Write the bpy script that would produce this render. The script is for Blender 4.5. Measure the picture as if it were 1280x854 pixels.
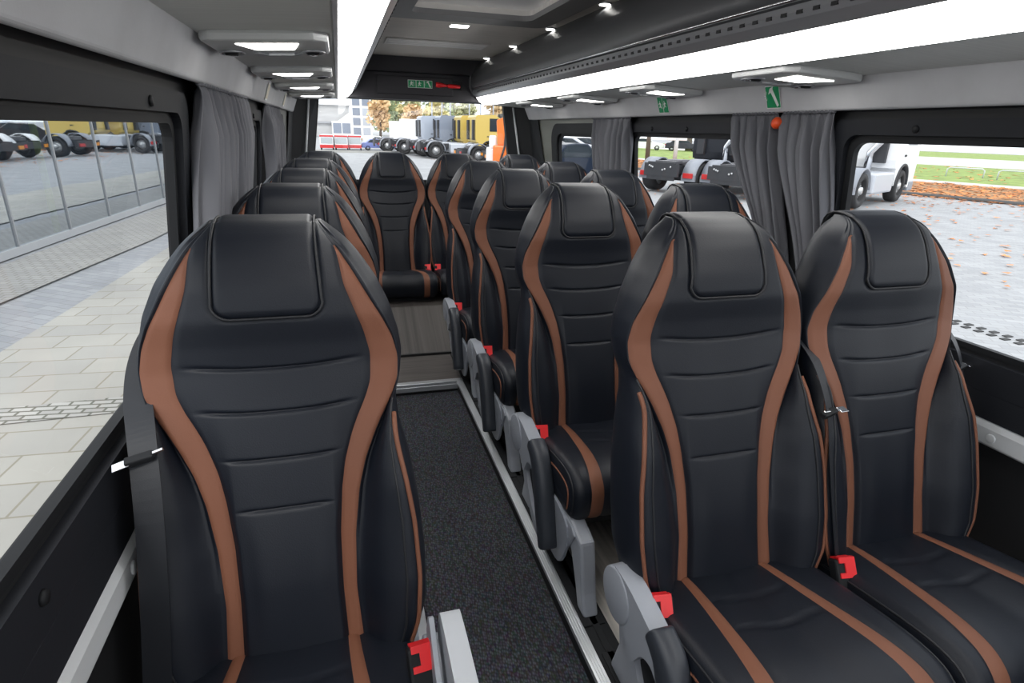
import bpy, bmesh, math, random
import numpy as np
from mathutils import Vector, Matrix, noise
from mathutils.geometry import tessellate_polygon
random.seed(7)
for o in list(bpy.data.objects): bpy.data.objects.remove(o, do_unlink=True)
SC = bpy.context.scene
COL = SC.collection
H = 1.27            # camera height above the aisle carpet
PI = math.pi

# ------------------------------------------------------------------ camera, light, exposure
cam_d = bpy.data.cameras.new('camera'); cam = bpy.data.objects.new('camera', cam_d); COL.objects.link(cam)
TH, PS, RO = math.radians(19.9448), math.radians(16.2834), math.radians(1.674)
F = Vector((math.sin(PS)*math.cos(TH), math.cos(PS)*math.cos(TH), -math.sin(TH)))
R0 = Vector((math.cos(PS), -math.sin(PS), 0)); U0 = R0.cross(F)
R = R0*math.cos(RO)+U0*math.sin(RO); U = R.cross(F)
cam.matrix_world = Matrix(((R.x, U.x, -F.x, 0), (R.y, U.y, -F.y, 0), (R.z, U.z, -F.z, H), (0, 0, 0, 1)))
cam_d.sensor_width = 36; cam_d.lens = 724.7/1280*36; cam_d.clip_start = .02; cam_d.clip_end = 800
SC.camera = cam
SC.view_settings.view_transform = 'Standard'; SC.view_settings.look = 'None'
SC.view_settings.gamma = 1; SC.view_settings.use_curve_mapping = False
SC.view_settings.exposure = 0.48
W = bpy.data.worlds.new('sky'); SC.world = W; W.use_nodes = True
wn = W.node_tree.nodes; wl = W.node_tree.links
bg = wn['Background']; tc = wn.new('ShaderNodeTexCoord'); nz = wn.new('ShaderNodeTexNoise'); cr = wn.new('ShaderNodeValToRGB')
nz.inputs['Scale'].default_value = 2.2; nz.inputs['Detail'].default_value = 5
cr.color_ramp.elements[0].position = .35; cr.color_ramp.elements[0].color = (.80, .88, 1, 1)
cr.color_ramp.elements[1].position = .6; cr.color_ramp.elements[1].color = (1, 1, 1, 1)
wl.new(tc.outputs['Generated'], nz.inputs['Vector']); wl.new(nz.outputs['Fac'], cr.inputs['Fac']); wl.new(cr.outputs['Color'], bg.inputs['Color'])
bg.inputs['Strength'].default_value = 1.45
sd = bpy.data.lights.new('sun', 'SUN'); sun = bpy.data.objects.new('sun', sd); COL.objects.link(sun)
sd.energy = .9; sd.angle = math.radians(14); sd.color = (1, .96, .9)
sun.rotation_euler = (math.radians(48), 0, math.radians(-25))
STRIP = 7.0; SPOT = 6.0      # emission of the lamps in the vehicle

# ------------------------------------------------------------------ materials
MATS = {}
def mat(name, col, rough=.5, metal=0, spec=.5, bump=None, var=None, emit=None, coords='Object'):
    if name in MATS: return MATS[name]
    m = bpy.data.materials.new(name); m.use_nodes = True; n = m.node_tree.nodes; l = m.node_tree.links
    b = n['Principled BSDF']
    b.inputs['Base Color'].default_value = (*col, 1); b.inputs['Roughness'].default_value = rough
    b.inputs['Metallic'].default_value = metal; b.inputs['Specular IOR Level'].default_value = spec
    tc = n.new('ShaderNodeTexCoord')
    if var:       # (scale, amount, stretch)
        mp = n.new('ShaderNodeMapping'); mp.inputs['Scale'].default_value = var[2] if len(var) > 2 else (1, 1, 1)
        t = n.new('ShaderNodeTexNoise'); t.inputs['Scale'].default_value = var[0]; t.inputs['Detail'].default_value = 6
        c = n.new('ShaderNodeValToRGB'); a = var[1]
        c.color_ramp.elements[0].position = .3; c.color_ramp.elements[1].position = .7
        c.color_ramp.elements[0].color = (*[v*(1-a) for v in col], 1); c.color_ramp.elements[1].color = (*[min(1, v*(1+a)) for v in col], 1)
        l.new(tc.outputs[coords], mp.inputs['Vector']); l.new(mp.outputs['Vector'], t.inputs['Vector'])
        l.new(t.outputs['Fac'], c.inputs['Fac']); l.new(c.outputs['Color'], b.inputs['Base Color'])
    if bump:      # (scale, strength, distance, type)
        t = n.new('ShaderNodeTexVoronoi' if len(bump) > 3 and bump[3] == 'v' else 'ShaderNodeTexNoise')
        t.inputs['Scale'].default_value = bump[0]
        bn = n.new('ShaderNodeBump'); bn.inputs['Strength'].default_value = bump[1]; bn.inputs['Distance'].default_value = bump[2]
        l.new(tc.outputs[coords], t.inputs['Vector']); l.new(t.outputs[0], bn.inputs['Height']); l.new(bn.outputs['Normal'], b.inputs['Normal'])
    if emit:
        b.inputs['Emission Color'].default_value = (*emit[0], 1); b.inputs['Emission Strength'].default_value = emit[1]
    MATS[name] = m; return m
def brick_mat(name, c1, c2, cm, sx, sy, mortar, rough=.85, offset=.5, rot=0, extra=None):
    m = bpy.data.materials.new(name); m.use_nodes = True; n = m.node_tree.nodes; l = m.node_tree.links; b = n['Principled BSDF']
    tc = n.new('ShaderNodeTexCoord'); mp = n.new('ShaderNodeMapping'); mp.inputs['Rotation'].default_value = (0, 0, rot)
    t = n.new('ShaderNodeTexBrick'); t.inputs['Scale'].default_value = 1; t.inputs['Brick Width'].default_value = sx; t.inputs['Row Height'].default_value = sy
    t.inputs['Mortar Size'].default_value = mortar; t.inputs['Color1'].default_value = (*c1, 1); t.inputs['Color2'].default_value = (*c2, 1); t.inputs['Mortar'].default_value = (*cm, 1)
    t.offset = offset; t.inputs['Mortar Smooth'].default_value = .3
    nz = n.new('ShaderNodeTexNoise'); nz.inputs['Scale'].default_value = 1.3; nz.inputs['Detail'].default_value = 8
    mr = n.new('ShaderNodeMapRange'); mr.inputs['To Min'].default_value = .78; mr.inputs['To Max'].default_value = 1.15
    mx = n.new('ShaderNodeVectorMath'); mx.operation = 'SCALE'
    l.new(tc.outputs['Object'], mp.inputs['Vector']); l.new(mp.outputs['Vector'], t.inputs['Vector']); l.new(tc.outputs['Object'], nz.inputs['Vector'])
    l.new(nz.outputs['Fac'], mr.inputs['Value']); l.new(t.outputs['Color'], mx.inputs[0]); l.new(mr.outputs['Result'], mx.inputs['Scale'])
    l.new(mx.outputs['Vector'], b.inputs['Base Color']); b.inputs['Roughness'].default_value = rough
    MATS[name] = m; return m
def wood_mat(name, c, axis, sc=1):
    st = [60, 60, 60]; st[axis] = 2.2
    if axis == 2: st[1] = .5
    return mat(name, c, .5, var=(sc, .35, tuple(st)), coords='Object')

LEATHER = mat('black_leather', (.0055, .0078, .0138), .48, spec=.38, bump=(420, .12, .001, 'v'))
LEATHER2 = mat('black_leather_side', (.009, .011, .016), .46, spec=.5, bump=(420, .12, .001, 'v'))
BROWN = mat('brown_leather', (.19, .077, .045), .55, spec=.3, bump=(420, .12, .001, 'v'))
THREAD = mat('dark_piping', (.012, .013, .016), .5)
SEATGREY = mat('seat_grey_plastic', (.30, .32, .36), .42, bump=(500, .05, .0005))
BLACKP = mat('black_plastic', (.010, .011, .013), .6, spec=.3, bump=(300, .08, .0005))
DARKP = mat('dark_lining_plastic', (.011, .0125, .017), .6, spec=.35, bump=(300, .12, .0005))
DARKER = mat('black_lining', (.007, .0075, .009), .6)
PADB = mat('armrest_pad', (.03, .035, .045), .42)
RED = mat('red_button', (.75, .02, .025), .35)
CHROME = mat('chrome', (.75, .76, .78), .15, metal=1)
BELT = mat('belt_webbing', (.011, .013, .018), .55, bump=(900, .3, .0006))
ALU = mat('aluminium', (.66, .68, .71), .32, metal=.7)
RAILG = mat('rail_grey', (.58, .60, .62), .45)
PANEL = mat('panel_fabric_grey', (.52, .525, .545), .75, var=(9, .06), bump=(260, .25, .0006))
UNDER = mat('rack_underside_ribbed', (.62, .63, .61), .55, var=(1, .07, (3, 220, 3)))
CEIL = mat('ceiling_fabric', (.58, .545, .51), .75, var=(2, .10, (2, 30, 2)))
RACKD = mat('rack_dark', (.085, .088, .095), .42, var=(3, .08))
RACKS = mat('rack_silver', (.33, .34, .36), .33, metal=.4)
PSU = mat('console_plastic', (.55, .56, .56), .4)
CURT = mat('curtain_cloth', (.125, .128, .145), .85, bump=(600, .3, .0006))
WOOD = wood_mat('floor_wood', (.42, .395, .36), 1)
WOODX = wood_mat('riser_wood', (.068, .060, .056), 2)
WALLW = wood_mat('rear_side_lining', (.20, .205, .18), 2, .6)
GREEN = mat('sign_green', (.0, .28, .10), .5)
WHITE = mat('white_print', (.82, .84, .82), .5)
LED = mat('led_diffuser', (1, 1, 1), .5, emit=((1, .985, .96), STRIP))
SPOTM = mat('lamp_lens', (1, 1, 1), .4, emit=((1, .98, .93), SPOT))
ORANGE = mat('orange_knob', (.85, .09, .02), .35)
STICK = mat('label_sticker', (.72, .66, .5), .4)

# carpet: dark woven loops
def carpet_mat():
    m = bpy.data.materials.new('woven_carpet'); m.use_nodes = True; n = m.node_tree.nodes; l = m.node_tree.links; b = n['Principled BSDF']
    tc = n.new('ShaderNodeTexCoord'); mp = n.new('ShaderNodeMapping'); mp.inputs['Rotation'].default_value = (0, 0, .25); mp.inputs['Scale'].default_value = (1, .55, 1)
    v = n.new('ShaderNodeTexVoronoi'); v.inputs['Scale'].default_value = 165; v.inputs['Randomness'].default_value = .55
    c = n.new('ShaderNodeValToRGB'); c.color_ramp.elements[0].position = .1; c.color_ramp.elements[0].color = (.105, .115, .150, 1)
    c.color_ramp.elements[1].position = .62; c.color_ramp.elements[1].color = (.010, .011, .015, 1)
    v2 = n.new('ShaderNodeTexVoronoi'); v2.inputs['Scale'].default_value = 150
    mx = n.new('ShaderNodeMix'); mx.data_type = 'RGBA'; mx.inputs[0].default_value = .35
    bn = n.new('ShaderNodeBump'); bn.inputs['Strength'].default_value = .8; bn.inputs['Distance'].default_value = .003; bn.invert = True
    l.new(tc.outputs['Object'], mp.inputs['Vector']); l.new(mp.outputs['Vector'], v.inputs['Vector']); l.new(mp.outputs['Vector'], v2.inputs['Vector'])
    l.new(v.outputs['Distance'], c.inputs['Fac']); l.new(c.outputs['Color'], mx.inputs[6])
    s = n.new('ShaderNodeVectorMath'); s.operation = 'SCALE'; s.inputs['Scale'].default_value = .06
    l.new(v2.outputs['Color'], s.inputs[0]); l.new(s.outputs['Vector'], mx.inputs[7]); l.new(mx.outputs[2], b.inputs['Base Color'])
    l.new(v.outputs['Distance'], bn.inputs['Height']); l.new(bn.outputs['Normal'], b.inputs['Normal']); b.inputs['Roughness'].default_value = .9
    return m
CARPET = carpet_mat()
def glass_mat(name, tint=(.97, .98, .98), refl=.9):
    m = bpy.data.materials.new(name); m.use_nodes = True; n = m.node_tree.nodes; l = m.node_tree.links
    n.remove(n['Principled BSDF']); o = n['Material Output']
    t = n.new('ShaderNodeBsdfTransparent'); t.inputs['Color'].default_value = (*tint, 1)
    g = n.new('ShaderNodeBsdfGlossy'); g.inputs['Roughness'].default_value = .0; g.inputs['Color'].default_value = (refl, refl, refl, 1)
    lw = n.new('ShaderNodeLayerWeight'); lw.inputs['Blend'].default_value = .5
    pw = n.new('ShaderNodeMath'); pw.operation = 'POWER'; pw.inputs[1].default_value = 5; l.new(lw.outputs['Facing'], pw.inputs[0])
    f = n.new('ShaderNodeMath'); f.operation = 'MULTIPLY_ADD'; f.inputs[1].default_value = .55; f.inputs[2].default_value = .03; l.new(pw.outputs[0], f.inputs[0])
    mx = n.new('ShaderNodeMixShader'); l.new(f.outputs[0], mx.inputs[0]); l.new(t.outputs[0], mx.inputs[1]); l.new(g.outputs[0], mx.inputs[2]); l.new(mx.outputs[0], o.inputs[0])
    return m
GLASS = glass_mat('window_glass')

# ------------------------------------------------------------------ helpers
def link(name, me, m=None, parent=None):
    o = bpy.data.objects.new(name, me); COL.objects.link(o)
    if m is not None:
        for mm in (m if isinstance(m, (list, tuple)) else [m]): me.materials.append(mm)
    if parent is not None: o.parent = parent
    return o
def tag(o, label=None, cat=None, group=None, kind=None):
    if label: o['label'] = label
    if cat: o['category'] = cat
    if group: o['group'] = group
    if kind: o['kind'] = kind
    return o
def empty(name, loc=(0, 0, 0), rz=0):
    o = bpy.data.objects.new(name, None); COL.objects.link(o); o.location = loc; o.rotation_euler = (0, 0, rz); o.empty_display_size = .1
    return o
def mesh(name, V, Fc, smooth=False):
    me = bpy.data.meshes.new(name); me.from_pydata([tuple(v) for v in V], [], [tuple(f) for f in Fc]); me.update()
    if smooth: me.polygons.foreach_set('use_smooth', [True]*len(me.polygons))
    return me
class MB:
    """collects shapes of ONE object"""
    def __init__(s): s.V = []; s.F = []; s.S = []
    def add(s, V, Fc, smooth=False):
        k = len(s.V); s.V += [Vector(v) for v in V]; s.F += [tuple(i+k for i in f) for f in Fc]; s.S += [smooth]*len(Fc); return s
    def box(s, a, b, bev=0, M=None):
        x0, y0, z0 = a; x1, y1, z1 = b
        if bev <= 0:
            V = [(x0, y0, z0), (x1, y0, z0), (x1, y1, z0), (x0, y1, z0), (x0, y0, z1), (x1, y0, z1), (x1, y1, z1), (x0, y1, z1)]
            Fc = [(0, 3, 2, 1), (4, 5, 6, 7), (0, 1, 5, 4), (1, 2, 6, 5), (2, 3, 7, 6), (3, 0, 4, 7)]
        else:
            bm = bmesh.new(); bmesh.ops.create_cube(bm, size=1)
            for v in bm.verts: v.co = Vector(((x0+x1)/2+v.co.x*(x1-x0), (y0+y1)/2+v.co.y*(y1-y0), (z0+z1)/2+v.co.z*(z1-z0)))
            bmesh.ops.bevel(bm, geom=bm.edges[:], offset=bev, segments=2, profile=.5, affect='EDGES')
            bm.verts.index_update(); V = [v.co.copy() for v in bm.verts]; Fc = [tuple(v.index for v in f.verts) for f in bm.faces]; bm.free()
        if M is not None: V = [M @ Vector(v) for v in V]
        return s.add(V, Fc)
    def tube(s, pts, r, seg=8, closed=False, flat=None):
        pts = [Vector(p) for p in pts]; n = len(pts); V = []; Fc = []
        t = (pts[1]-pts[0]).normalized(); up = Vector((0, 0, 1)) if abs(t.z) < .9 else Vector((1, 0, 0))
        nrm = t.cross(up).normalized()
        for i, p in enumerate(pts):
            if closed: t = (pts[(i+1) % n]-pts[i-1]).normalized()
            else: t = (pts[min(i+1, n-1)]-pts[max(i-1, 0)]).normalized()
            nrm = (nrm-t*nrm.dot(t)).normalized(); b = t.cross(nrm)
            rr = r[i] if isinstance(r, (list, tuple)) else r
            for k in range(seg):
                a = 2*PI*k/seg; V.append(p+nrm*math.cos(a)*rr+b*math.sin(a)*rr)
        for i in range(n if closed else n-1):
            for k in range(seg): Fc.append((i*seg+k, i*seg+(k+1) % seg, ((i+1) % n)*seg+(k+1) % seg, ((i+1) % n)*seg+k))
        if not closed: Fc.append(tuple(range(seg))[::-1]); Fc.append(tuple((n-1)*seg+k for k in range(seg)))
        return s.add(V, Fc, True)
    def cyl(s, p0, p1, r0, r1=None, seg=24, smooth=True):
        r1 = r0 if r1 is None else r1
        return s.tube([p0, p1], [r0, r1], seg)
    def prism(s, poly, axis, a, b, M=None, smooth=False):
        """poly in the plane perpendicular to axis, extruded from a to b"""
        def P(u, v, w): return {'x': (w, u, v), 'y': (u, w, v), 'z': (u, v, w)}[axis]
        n = len(poly); V = [P(u, v, a) for u, v in poly]+[P(u, v, b) for u, v in poly]
        if M is not None: V = [M @ Vector(v) for v in V]
        tri = tessellate_polygon([[Vector((u, v, 0)) for u, v in poly]])
        Fc = [tuple(t) for t in tri]+[tuple(i+n for i in t)[::-1] for t in tri]
        s.add(V, Fc); s.add(V, [(i, (i+1) % n, n+(i+1) % n, n+i) for i in range(n)], smooth); return s
    def build(s, name, m, parent=None, clean=True, bevel=0):
        me = mesh(name, s.V, s.F); me.polygons.foreach_set('use_smooth', s.S)
        if clean:
            bm = bmesh.new(); bm.from_mesh(me); bmesh.ops.remove_doubles(bm, verts=bm.verts, dist=1e-5)
            bmesh.ops.recalc_face_normals(bm, faces=bm.faces); bm.to_mesh(me); bm.free()
        o = link(name, me, m, parent)
        if bevel:
            md = o.modifiers.new('bevel', 'BEVEL'); md.width = bevel; md.segments = 2; md.limit_method = 'ANGLE'; md.angle_limit = .6
        return o
def rrect(u0, v0, u1, v1, r, n=6):
    rs = r if isinstance(r, (list, tuple)) else [r]*4; out = []
    for (cx, cy, a0, rr) in ((u1-rs[0], v1-rs[0], 0, rs[0]), (u0+rs[1], v1-rs[1], 90, rs[1]), (u0+rs[2], v0+rs[2], 180, rs[2]), (u1-rs[3], v0+rs[3], 270, rs[3])):
        for k in range(n+1):
            a = math.radians(a0+90*k/n); out.append((cx+rr*math.cos(a), cy+rr*math.sin(a)))
    return out
def plate(name, outline, holes, fn, thick, m, parent=None):
    """flat plate with holes; fn(u, v, w) -> point, w goes 0..thick"""
    loops = [outline]+holes; T = tessellate_polygon([[Vector((u, v, 0)) for u, v in lp] for lp in loops])
    P = [p for lp in loops for p in lp]; n = len(P); mb = MB()
    V = [fn(u, v, 0) for u, v in P]+[fn(u, v, thick) for u, v in P]; Fc = [tuple(t) for t in T]+[tuple(i+n for i in t)[::-1] for t in T]
    k = 0
    for lp in loops:
        c = len(lp)
        for i in range(c): Fc.append((k+i, k+(i+1) % c, n+k+(i+1) % c, n+k+i))
        k += c
    mb.add(V, Fc); return mb.build(name, m, parent)
def copy_tree(o, parent=None):
    c = o.copy(); COL.objects.link(c); c.parent = parent
    for ch in list(o.children): copy_tree(ch, c)
    return c

# ================================================================== THE VEHICLE: shell
CX = .59                                    # centre line of the cabin
def mir(x, s): return x if s > 0 else 2*CX-x   # s=+1 right side, -1 left side
def Z(z): return z+H
Y0, Y1 = -1.3, 5.0
FLOORM = DARKER
# floor: carpet well, wood platforms
mb = MB(); mb.box((.10, Y0, -.03), (.515, 2.70, .0)); fl = mb.build('floor', CARPET); tag(fl, kind='structure')
mb = MB(); mb.box((.60, Y0, -.03), (1.66, 5.0, .05)); o = mb.build('floor', WOOD); tag(o, kind='structure')
mb = MB(); mb.box((-.48, Y0, -.03), (.035, 5.0, .05)); o = mb.build('floor', WOOD); tag(o, kind='structure')
mb = MB(); mb.box((.035, 2.735, -.03), (.60, 3.15, .05)); o = mb.build('floor', wood_mat('step_wood', (.085, .076, .071), 0)); tag(o, kind='structure')
mb = MB(); mb.box((.035, 2.705, -.03), (.60, 2.735, .012)); o = mb.build('trim_1', DARKER); tag(o, kind='structure')
# rear podium: sloping wooden front, top under the bench row
mb = MB(); mb.prism([(3.11, .05), (3.47, .235), (5.0, .235), (5.0, .05)], 'x', -.42, 1.6); o = mb.build('floor', WOODX); tag(o, kind='structure')
mb = MB(); mb.box((-.0, 3.098, .05), (.62, 3.112, .062)); o = mb.build('trim_20', DARKER); tag(o, kind='structure')
# aluminium nosings and black seat tracks
def trim(n, mbx, m): o = mbx.build(n, m, bevel=.003); tag(o, kind='structure'); return o
mb = MB(); mb.box((.500, Y0, .04), (.530, 2.72, .056))
for g in (.508, .515, .522): mb.box((g-.0012, Y0, .056), (g+.0012, 2.72, .0585))
trim('trim_2', mb, ALU)
mb = MB(); mb.box((.503, Y0, 0), (.53, 2.705, .04)); trim('trim_3', mb, DARKER)
mb = MB(); mb.box((.530, Y0, .03), (.600, 2.72, .052)); mb.box((.555, Y0, .052), (.575, 2.72, .056)); trim('trim_4', mb, BLACKP)
mb = MB(); mb.box((.105, Y0, .04), (.135, 2.72, .056)); trim('trim_5', mb, ALU)
mb = MB(); mb.box((.105, Y0, 0), (.132, 2.705, .04)); trim('trim_6', mb, DARKER)
mb = MB(); mb.box((.035, Y0, .03), (.105, 2.72, .052)); trim('trim_7', mb, BLACKP)
mb = MB(); mb.box((.105, 2.70, .04), (.532, 2.735, .056)); mb.box((.105, 2.698, .012), (.532, 2.704, .04)); trim('trim_8', mb, ALU)
# side walls with three window openings each
WIN = [(-.55, 1.545), (1.98, 3.02), (3.48, 4.22)]
WZ = [(-.505, .0), (-.505, -.005), (-.40, -.02)]
def wallx(s, v, w):      # inner wall face at height v above the carpet
    z = v-H; base = 1.575+(-.03 if z > -.5 else 0)*0
    x = 1.59 if z <= -.5 else 1.59-.05*(z+.5)/.5
    return mir(x+w, s)
for s, nm in ((1, 'wall_right'), (-1, 'wall_left')):
    holes = [rrect(a, Z(zb), b, Z(zt), .045 if i < 2 else .09)[::-1] for i, ((a, b), (zb, zt)) in enumerate(zip(WIN, WZ))]
    ol = [(Y0, -.03), (Y1, -.03), (Y1, Z(-.5)), (Y1, Z(.2)), (Y0, Z(.2)), (Y0, Z(-.5))]
    # rows of extra points keep the bend at sill height
    o = plate(nm, ol, holes, lambda u, v, w, s=s: Vector((wallx(s, v, w), u, v)), .02, DARKER); tag(o, kind='structure')
    for i, ((a, b), (zb, zt)) in enumerate(zip(WIN, WZ)):
        n = i+1+(3 if s < 0 else 0)
        w_ = empty('window_%d' % n, (0, 0, 0)); tag(w_, kind='structure')
        r = .045 if i < 2 else .09
        # glass pane
        P = rrect(a-.005, Z(zb)-.005, b+.005, Z(zt)+.005, r)
        me = mesh('pane', [Vector((wallx(s, v, .012), u, v)) for u, v in P], [tuple(range(len(P)))]); link('pane', me, GLASS, w_)
        # rubber seal and moulded surround standing proud of the wall
        fr = lambda u, v, w, s=s: Vector((wallx(s, v, .014-w), u, v))
        plate('rubber_seal', rrect(a-.012, Z(zb)-.012, b+.012, Z(zt)+.012, r), [rrect(a+.004, Z(zb)+.004, b-.004, Z(zt)-.004, r*.9)[::-1]], fr, .017, BLACKP, w_)
        if i < 2:
            plate('window_surround', rrect(a-.11, Z(zb)-.10, b+.085, Z(zt)+.062, .05), [rrect(a-.012, Z(zb)-.022, b+.022, Z(zt)+.018, r)[::-1]], lambda u, v, w, s=s: Vector((wallx(s, v, -w), u, v)), .018, DARKP, w_)
            for cy_ in [a+.5, a+1.25, b-.22]:
                if cy_ < b-.1 and cy_ > a:
                    for cz_ in (Z(zt)+.035, Z(zb)-.055):
                        x0 = wallx(s, cz_, -.018); x1 = wallx(s, cz_, -.023); c = MB(); c.cyl((x0, cy_, cz_), (x1, cy_, cz_), .011, .009, 14); c.build('clip_cap', BLACKP, w_)
        else:
            plate('window_surround', rrect(a-.04, Z(zb)-.10, b+.12, Z(zt)+.08, .13), [rrect(a-.012, Z(zb)-.012, b+.012, Z(zt)+.012, r)[::-1]], lambda u, v, w, s=s: Vector((wallx(s, v, -w), u, v)), .018, BLACKP, w_)
    # moulded dado below the sill and grey seat rail
    side = MB(); X = lambda x: mir(x, s)
    side.prism([(X(1.59), Z(-.60)), (X(1.572), Z(-.606)), (X(1.570), Z(-.672)), (X(1.59), Z(-.672))], 'y', Y0, 3.4); o = side.build('trim_%d' % (9 if s > 0 else 10), DARKP); tag(o, kind='structure')
    rl = MB(); rl.prism([(X(1.605), Z(-.673)), (X(1.574), Z(-.673)), (X(1.564), Z(-.690)), (X(1.565), Z(-.732)), (X(1.575), Z(-.740)), (X(1.605), Z(-.740))], 'y', Y0, 3.4)
    for yy in (.93, 1.7, 2.4): rl.cyl((X(1.566), yy, Z(-.711)), (X(1.560), yy, Z(-.711)), .012, .012, 12)
    o = rl.build('seat_rail', RAILG, bevel=.004)
    tag(o, 'long pale grey seat rail along the right wall under the window' if s > 0 else 'long pale grey seat rail along the left wall under the window', 'seat rail')
    # rear side lining round window 3 and light fabric panel above the windows
    pl = plate('trim_%d' % (11 if s > 0 else 12), [(3.42, Z(-.62)), (4.56, Z(-.62)), (4.86, Z(.10)), (3.42, Z(.10))], [rrect(WIN[2][0]-.03, Z(-.49), WIN[2][1]+.11, Z(.055), .11)[::-1]],
               lambda u, v, w, s=s: Vector((wallx(s, v, -.006-w), u, v)), .006, WALLW); tag(pl, kind='structure')
    pn = MB(); pn.prism([(X(1.485), Z(.090)), (X(1.452), Z(.182)), (X(1.462), Z(.19)), (X(1.56), Z(.20)), (X(1.56), Z(.11)), (X(1.495), Z(.086))], 'y', Y0, 4.86)
    o = pn.build('trim_%d' % (13 if s > 0 else 14), PANEL, bevel=.004); tag(o, kind='structure')
# rear: pillars, rear window, header
mb = MB()
o = plate('wall_rear', [(-.47, -.03), (1.65, -.03), (1.65, Z(.55)), (-.47, Z(.55))], [[(-.215, Z(-.40)), (1.395, Z(-.40)), (1.315, Z(.20)), (-.125, Z(.20))][::-1]], lambda u, v, w: Vector((u, 4.96+w, v)), .05, DARKER); tag(o, kind='structure')
w_ = empty('window_7'); tag(w_, kind='structure')
link('pane', mesh('pane', [(-.22, 4.985, Z(-.41)), (1.40, 4.985, Z(-.41)), (1.32, 4.985, Z(.21)), (-.13, 4.985, Z(.21))], [(0, 1, 2, 3)]), GLASS, w_)
for s in (1, -1):
    X = lambda x: mir(x, s); p = MB()
    p.add([(X(1.315), 4.95, Z(.21)), (X(1.395), 4.95, Z(-.42)), (X(1.55), 4.72, Z(-.42)), (X(1.47), 4.80, Z(.21)), (X(1.56), 4.45, Z(-.42)), (X(1.50), 4.62, Z(.12))],
          [(0, 1, 2, 3), (3, 2, 4, 5)]); o = p.build('trim_%d' % (15 if s > 0 else 16), BLACKP); tag(o, kind='structure')
    g = MB(); g.tube([(X(1.375), 4.885, Z(.20)), (X(1.452), 4.80, Z(-.40))], .0085, 8); o = g.build('trim_%d' % (17 if s > 0 else 18), RAILG); tag(o, kind='structure')
    g = MB()
    for k in range(7): g.box((0, 0, k*.012), (.004, .055, k*.012+.006))
    g.box((.002, -.006, -.006), (.004, .061, .084))
    o = g.build('air_vent', BLACKP); o.matrix_world = Matrix.Translation((X(1.565)-(.0 if s > 0 else .0), 4.50, Z(-.21))) @ Matrix.Rotation(0, 4, 'Z') @ Matrix.Diagonal((1 if s < 0 else -1, 1, 1, 1))
    tag(o, 'small black louvred vent on the %s rear pillar' % ('right' if s > 0 else 'left'), 'air vent')
mb = MB(); mb.box((-.02, 4.80, Z(.395)), (1.20, 4.96, Z(.55))); mb.box((-.02, 4.86, Z(.205)), (1.20, 4.96, Z(.395))); mb.box((.30, 4.85, Z(.24)), (.88, 4.87, Z(.37)))
o = mb.build('trim_19', mat('header_black', (.02, .019, .024), .6), bevel=.006); tag(o, kind='structure')
# front of the cabin, behind the camera: bulkhead with the windscreen opening
o = plate('wall_front', [(-.47, -.03), (1.65, -.03), (1.65, Z(.55)), (-.47, Z(.55))], [rrect(-.35, Z(-.62), 1.52, Z(.28), .08)[::-1]], lambda u, v, w: Vector((u, Y0-w, v)), .05, DARKER); tag(o, kind='structure')
w_ = empty('window_8'); tag(w_, kind='structure')
link('pane', mesh('pane', [(-.37, Y0-.02, Z(-.63)), (1.54, Y0-.02, Z(-.63)), (1.54, Y0-.02, Z(.29)), (-.37, Y0-.02, Z(.29))], [(0, 1, 2, 3)]), GLASS, w_)
# ceiling
HX0, HX1, HY0, HY1 = .22, 1.01, 2.2, 3.06
o = plate('ceiling', [(-.46, Y0), (1.64, Y0), (1.64, Y1), (-.46, Y1)], [rrect(HX0+.1, HY0+.1, HX1-.1, HY1-.12, .05)[::-1]], lambda u, v, w: Vector((u, v, Z(.50)+w)), .04, CEIL); tag(o, kind='structure')
ht = empty('roof_hatch', ((HX0+HX1)/2, (HY0+HY1)/2, Z(.5))); tag(ht, 'dark framed roof hatch with a pale milky pane in the ceiling', 'roof hatch')
cx_, cy_ = ht.location.x, ht.location.y
plate('hatch_frame', rrect(HX0-cx_, HY0-cy_, HX1-cx_, HY1-cy_, .07), [rrect(HX0+.12-cx_, HY0+.12-cy_, HX1-.12-cx_, HY1-.16-cy_, .05)[::-1]], lambda u, v, w: Vector((u, v, -.022+w)), .022, mat('hatch_frame', (.16, .155, .155), .55), ht)
P = rrect(HX0+.1-cx_, HY0+.1-cy_, HX1-.1-cx_, HY1-.12-cy_, .05)
gm = mat('milky_acrylic', (.85, .87, .88), .3); gm.node_tree.nodes['Principled BSDF'].inputs['Transmission Weight'].default_value = .6
link('hatch_pane', mesh('hatch_pane', [(u, v, .03) for u, v in P], [tuple(range(len(P)))]), gm, ht)
# dome lamp, ceiling vent
e = empty('ceiling_lamp', (.63, 3.11, Z(.5))); tag(e, 'small rectangular white lamp in the ceiling behind the hatch', 'ceiling lamp'); e.location = (.628, 3.27, Z(.5))
m_ = MB(); m_.box((-.05, -.04, -.006), (.05, .04, 0), .002); m_.build('lamp_frame', WHITE, e)
m_ = MB(); m_.box((-.044, -.034, -.009), (.044, .034, -.005)); m_.build('lamp_lens', SPOTM, e)
e = empty('ceiling_vent', (.62, 4.0, Z(.5))); tag(e, 'long pale slotted air vent in the rear of the ceiling', 'air vent')
m_ = MB(); m_.box((-.31, -.13, -.006), (.32, .13, 0), .003); m_.build('vent_plate', mat('vent_pale', (.62, .6, .58), .5), e)
for r_ in range(4):
    m_ = MB(); m_.box((-.295, -.105+r_*.055, -.009), (.305, -.085+r_*.055, -.0055), .001); m_.build('slat', mat('vent_light', (.88, .87, .86), .5), e)
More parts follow.
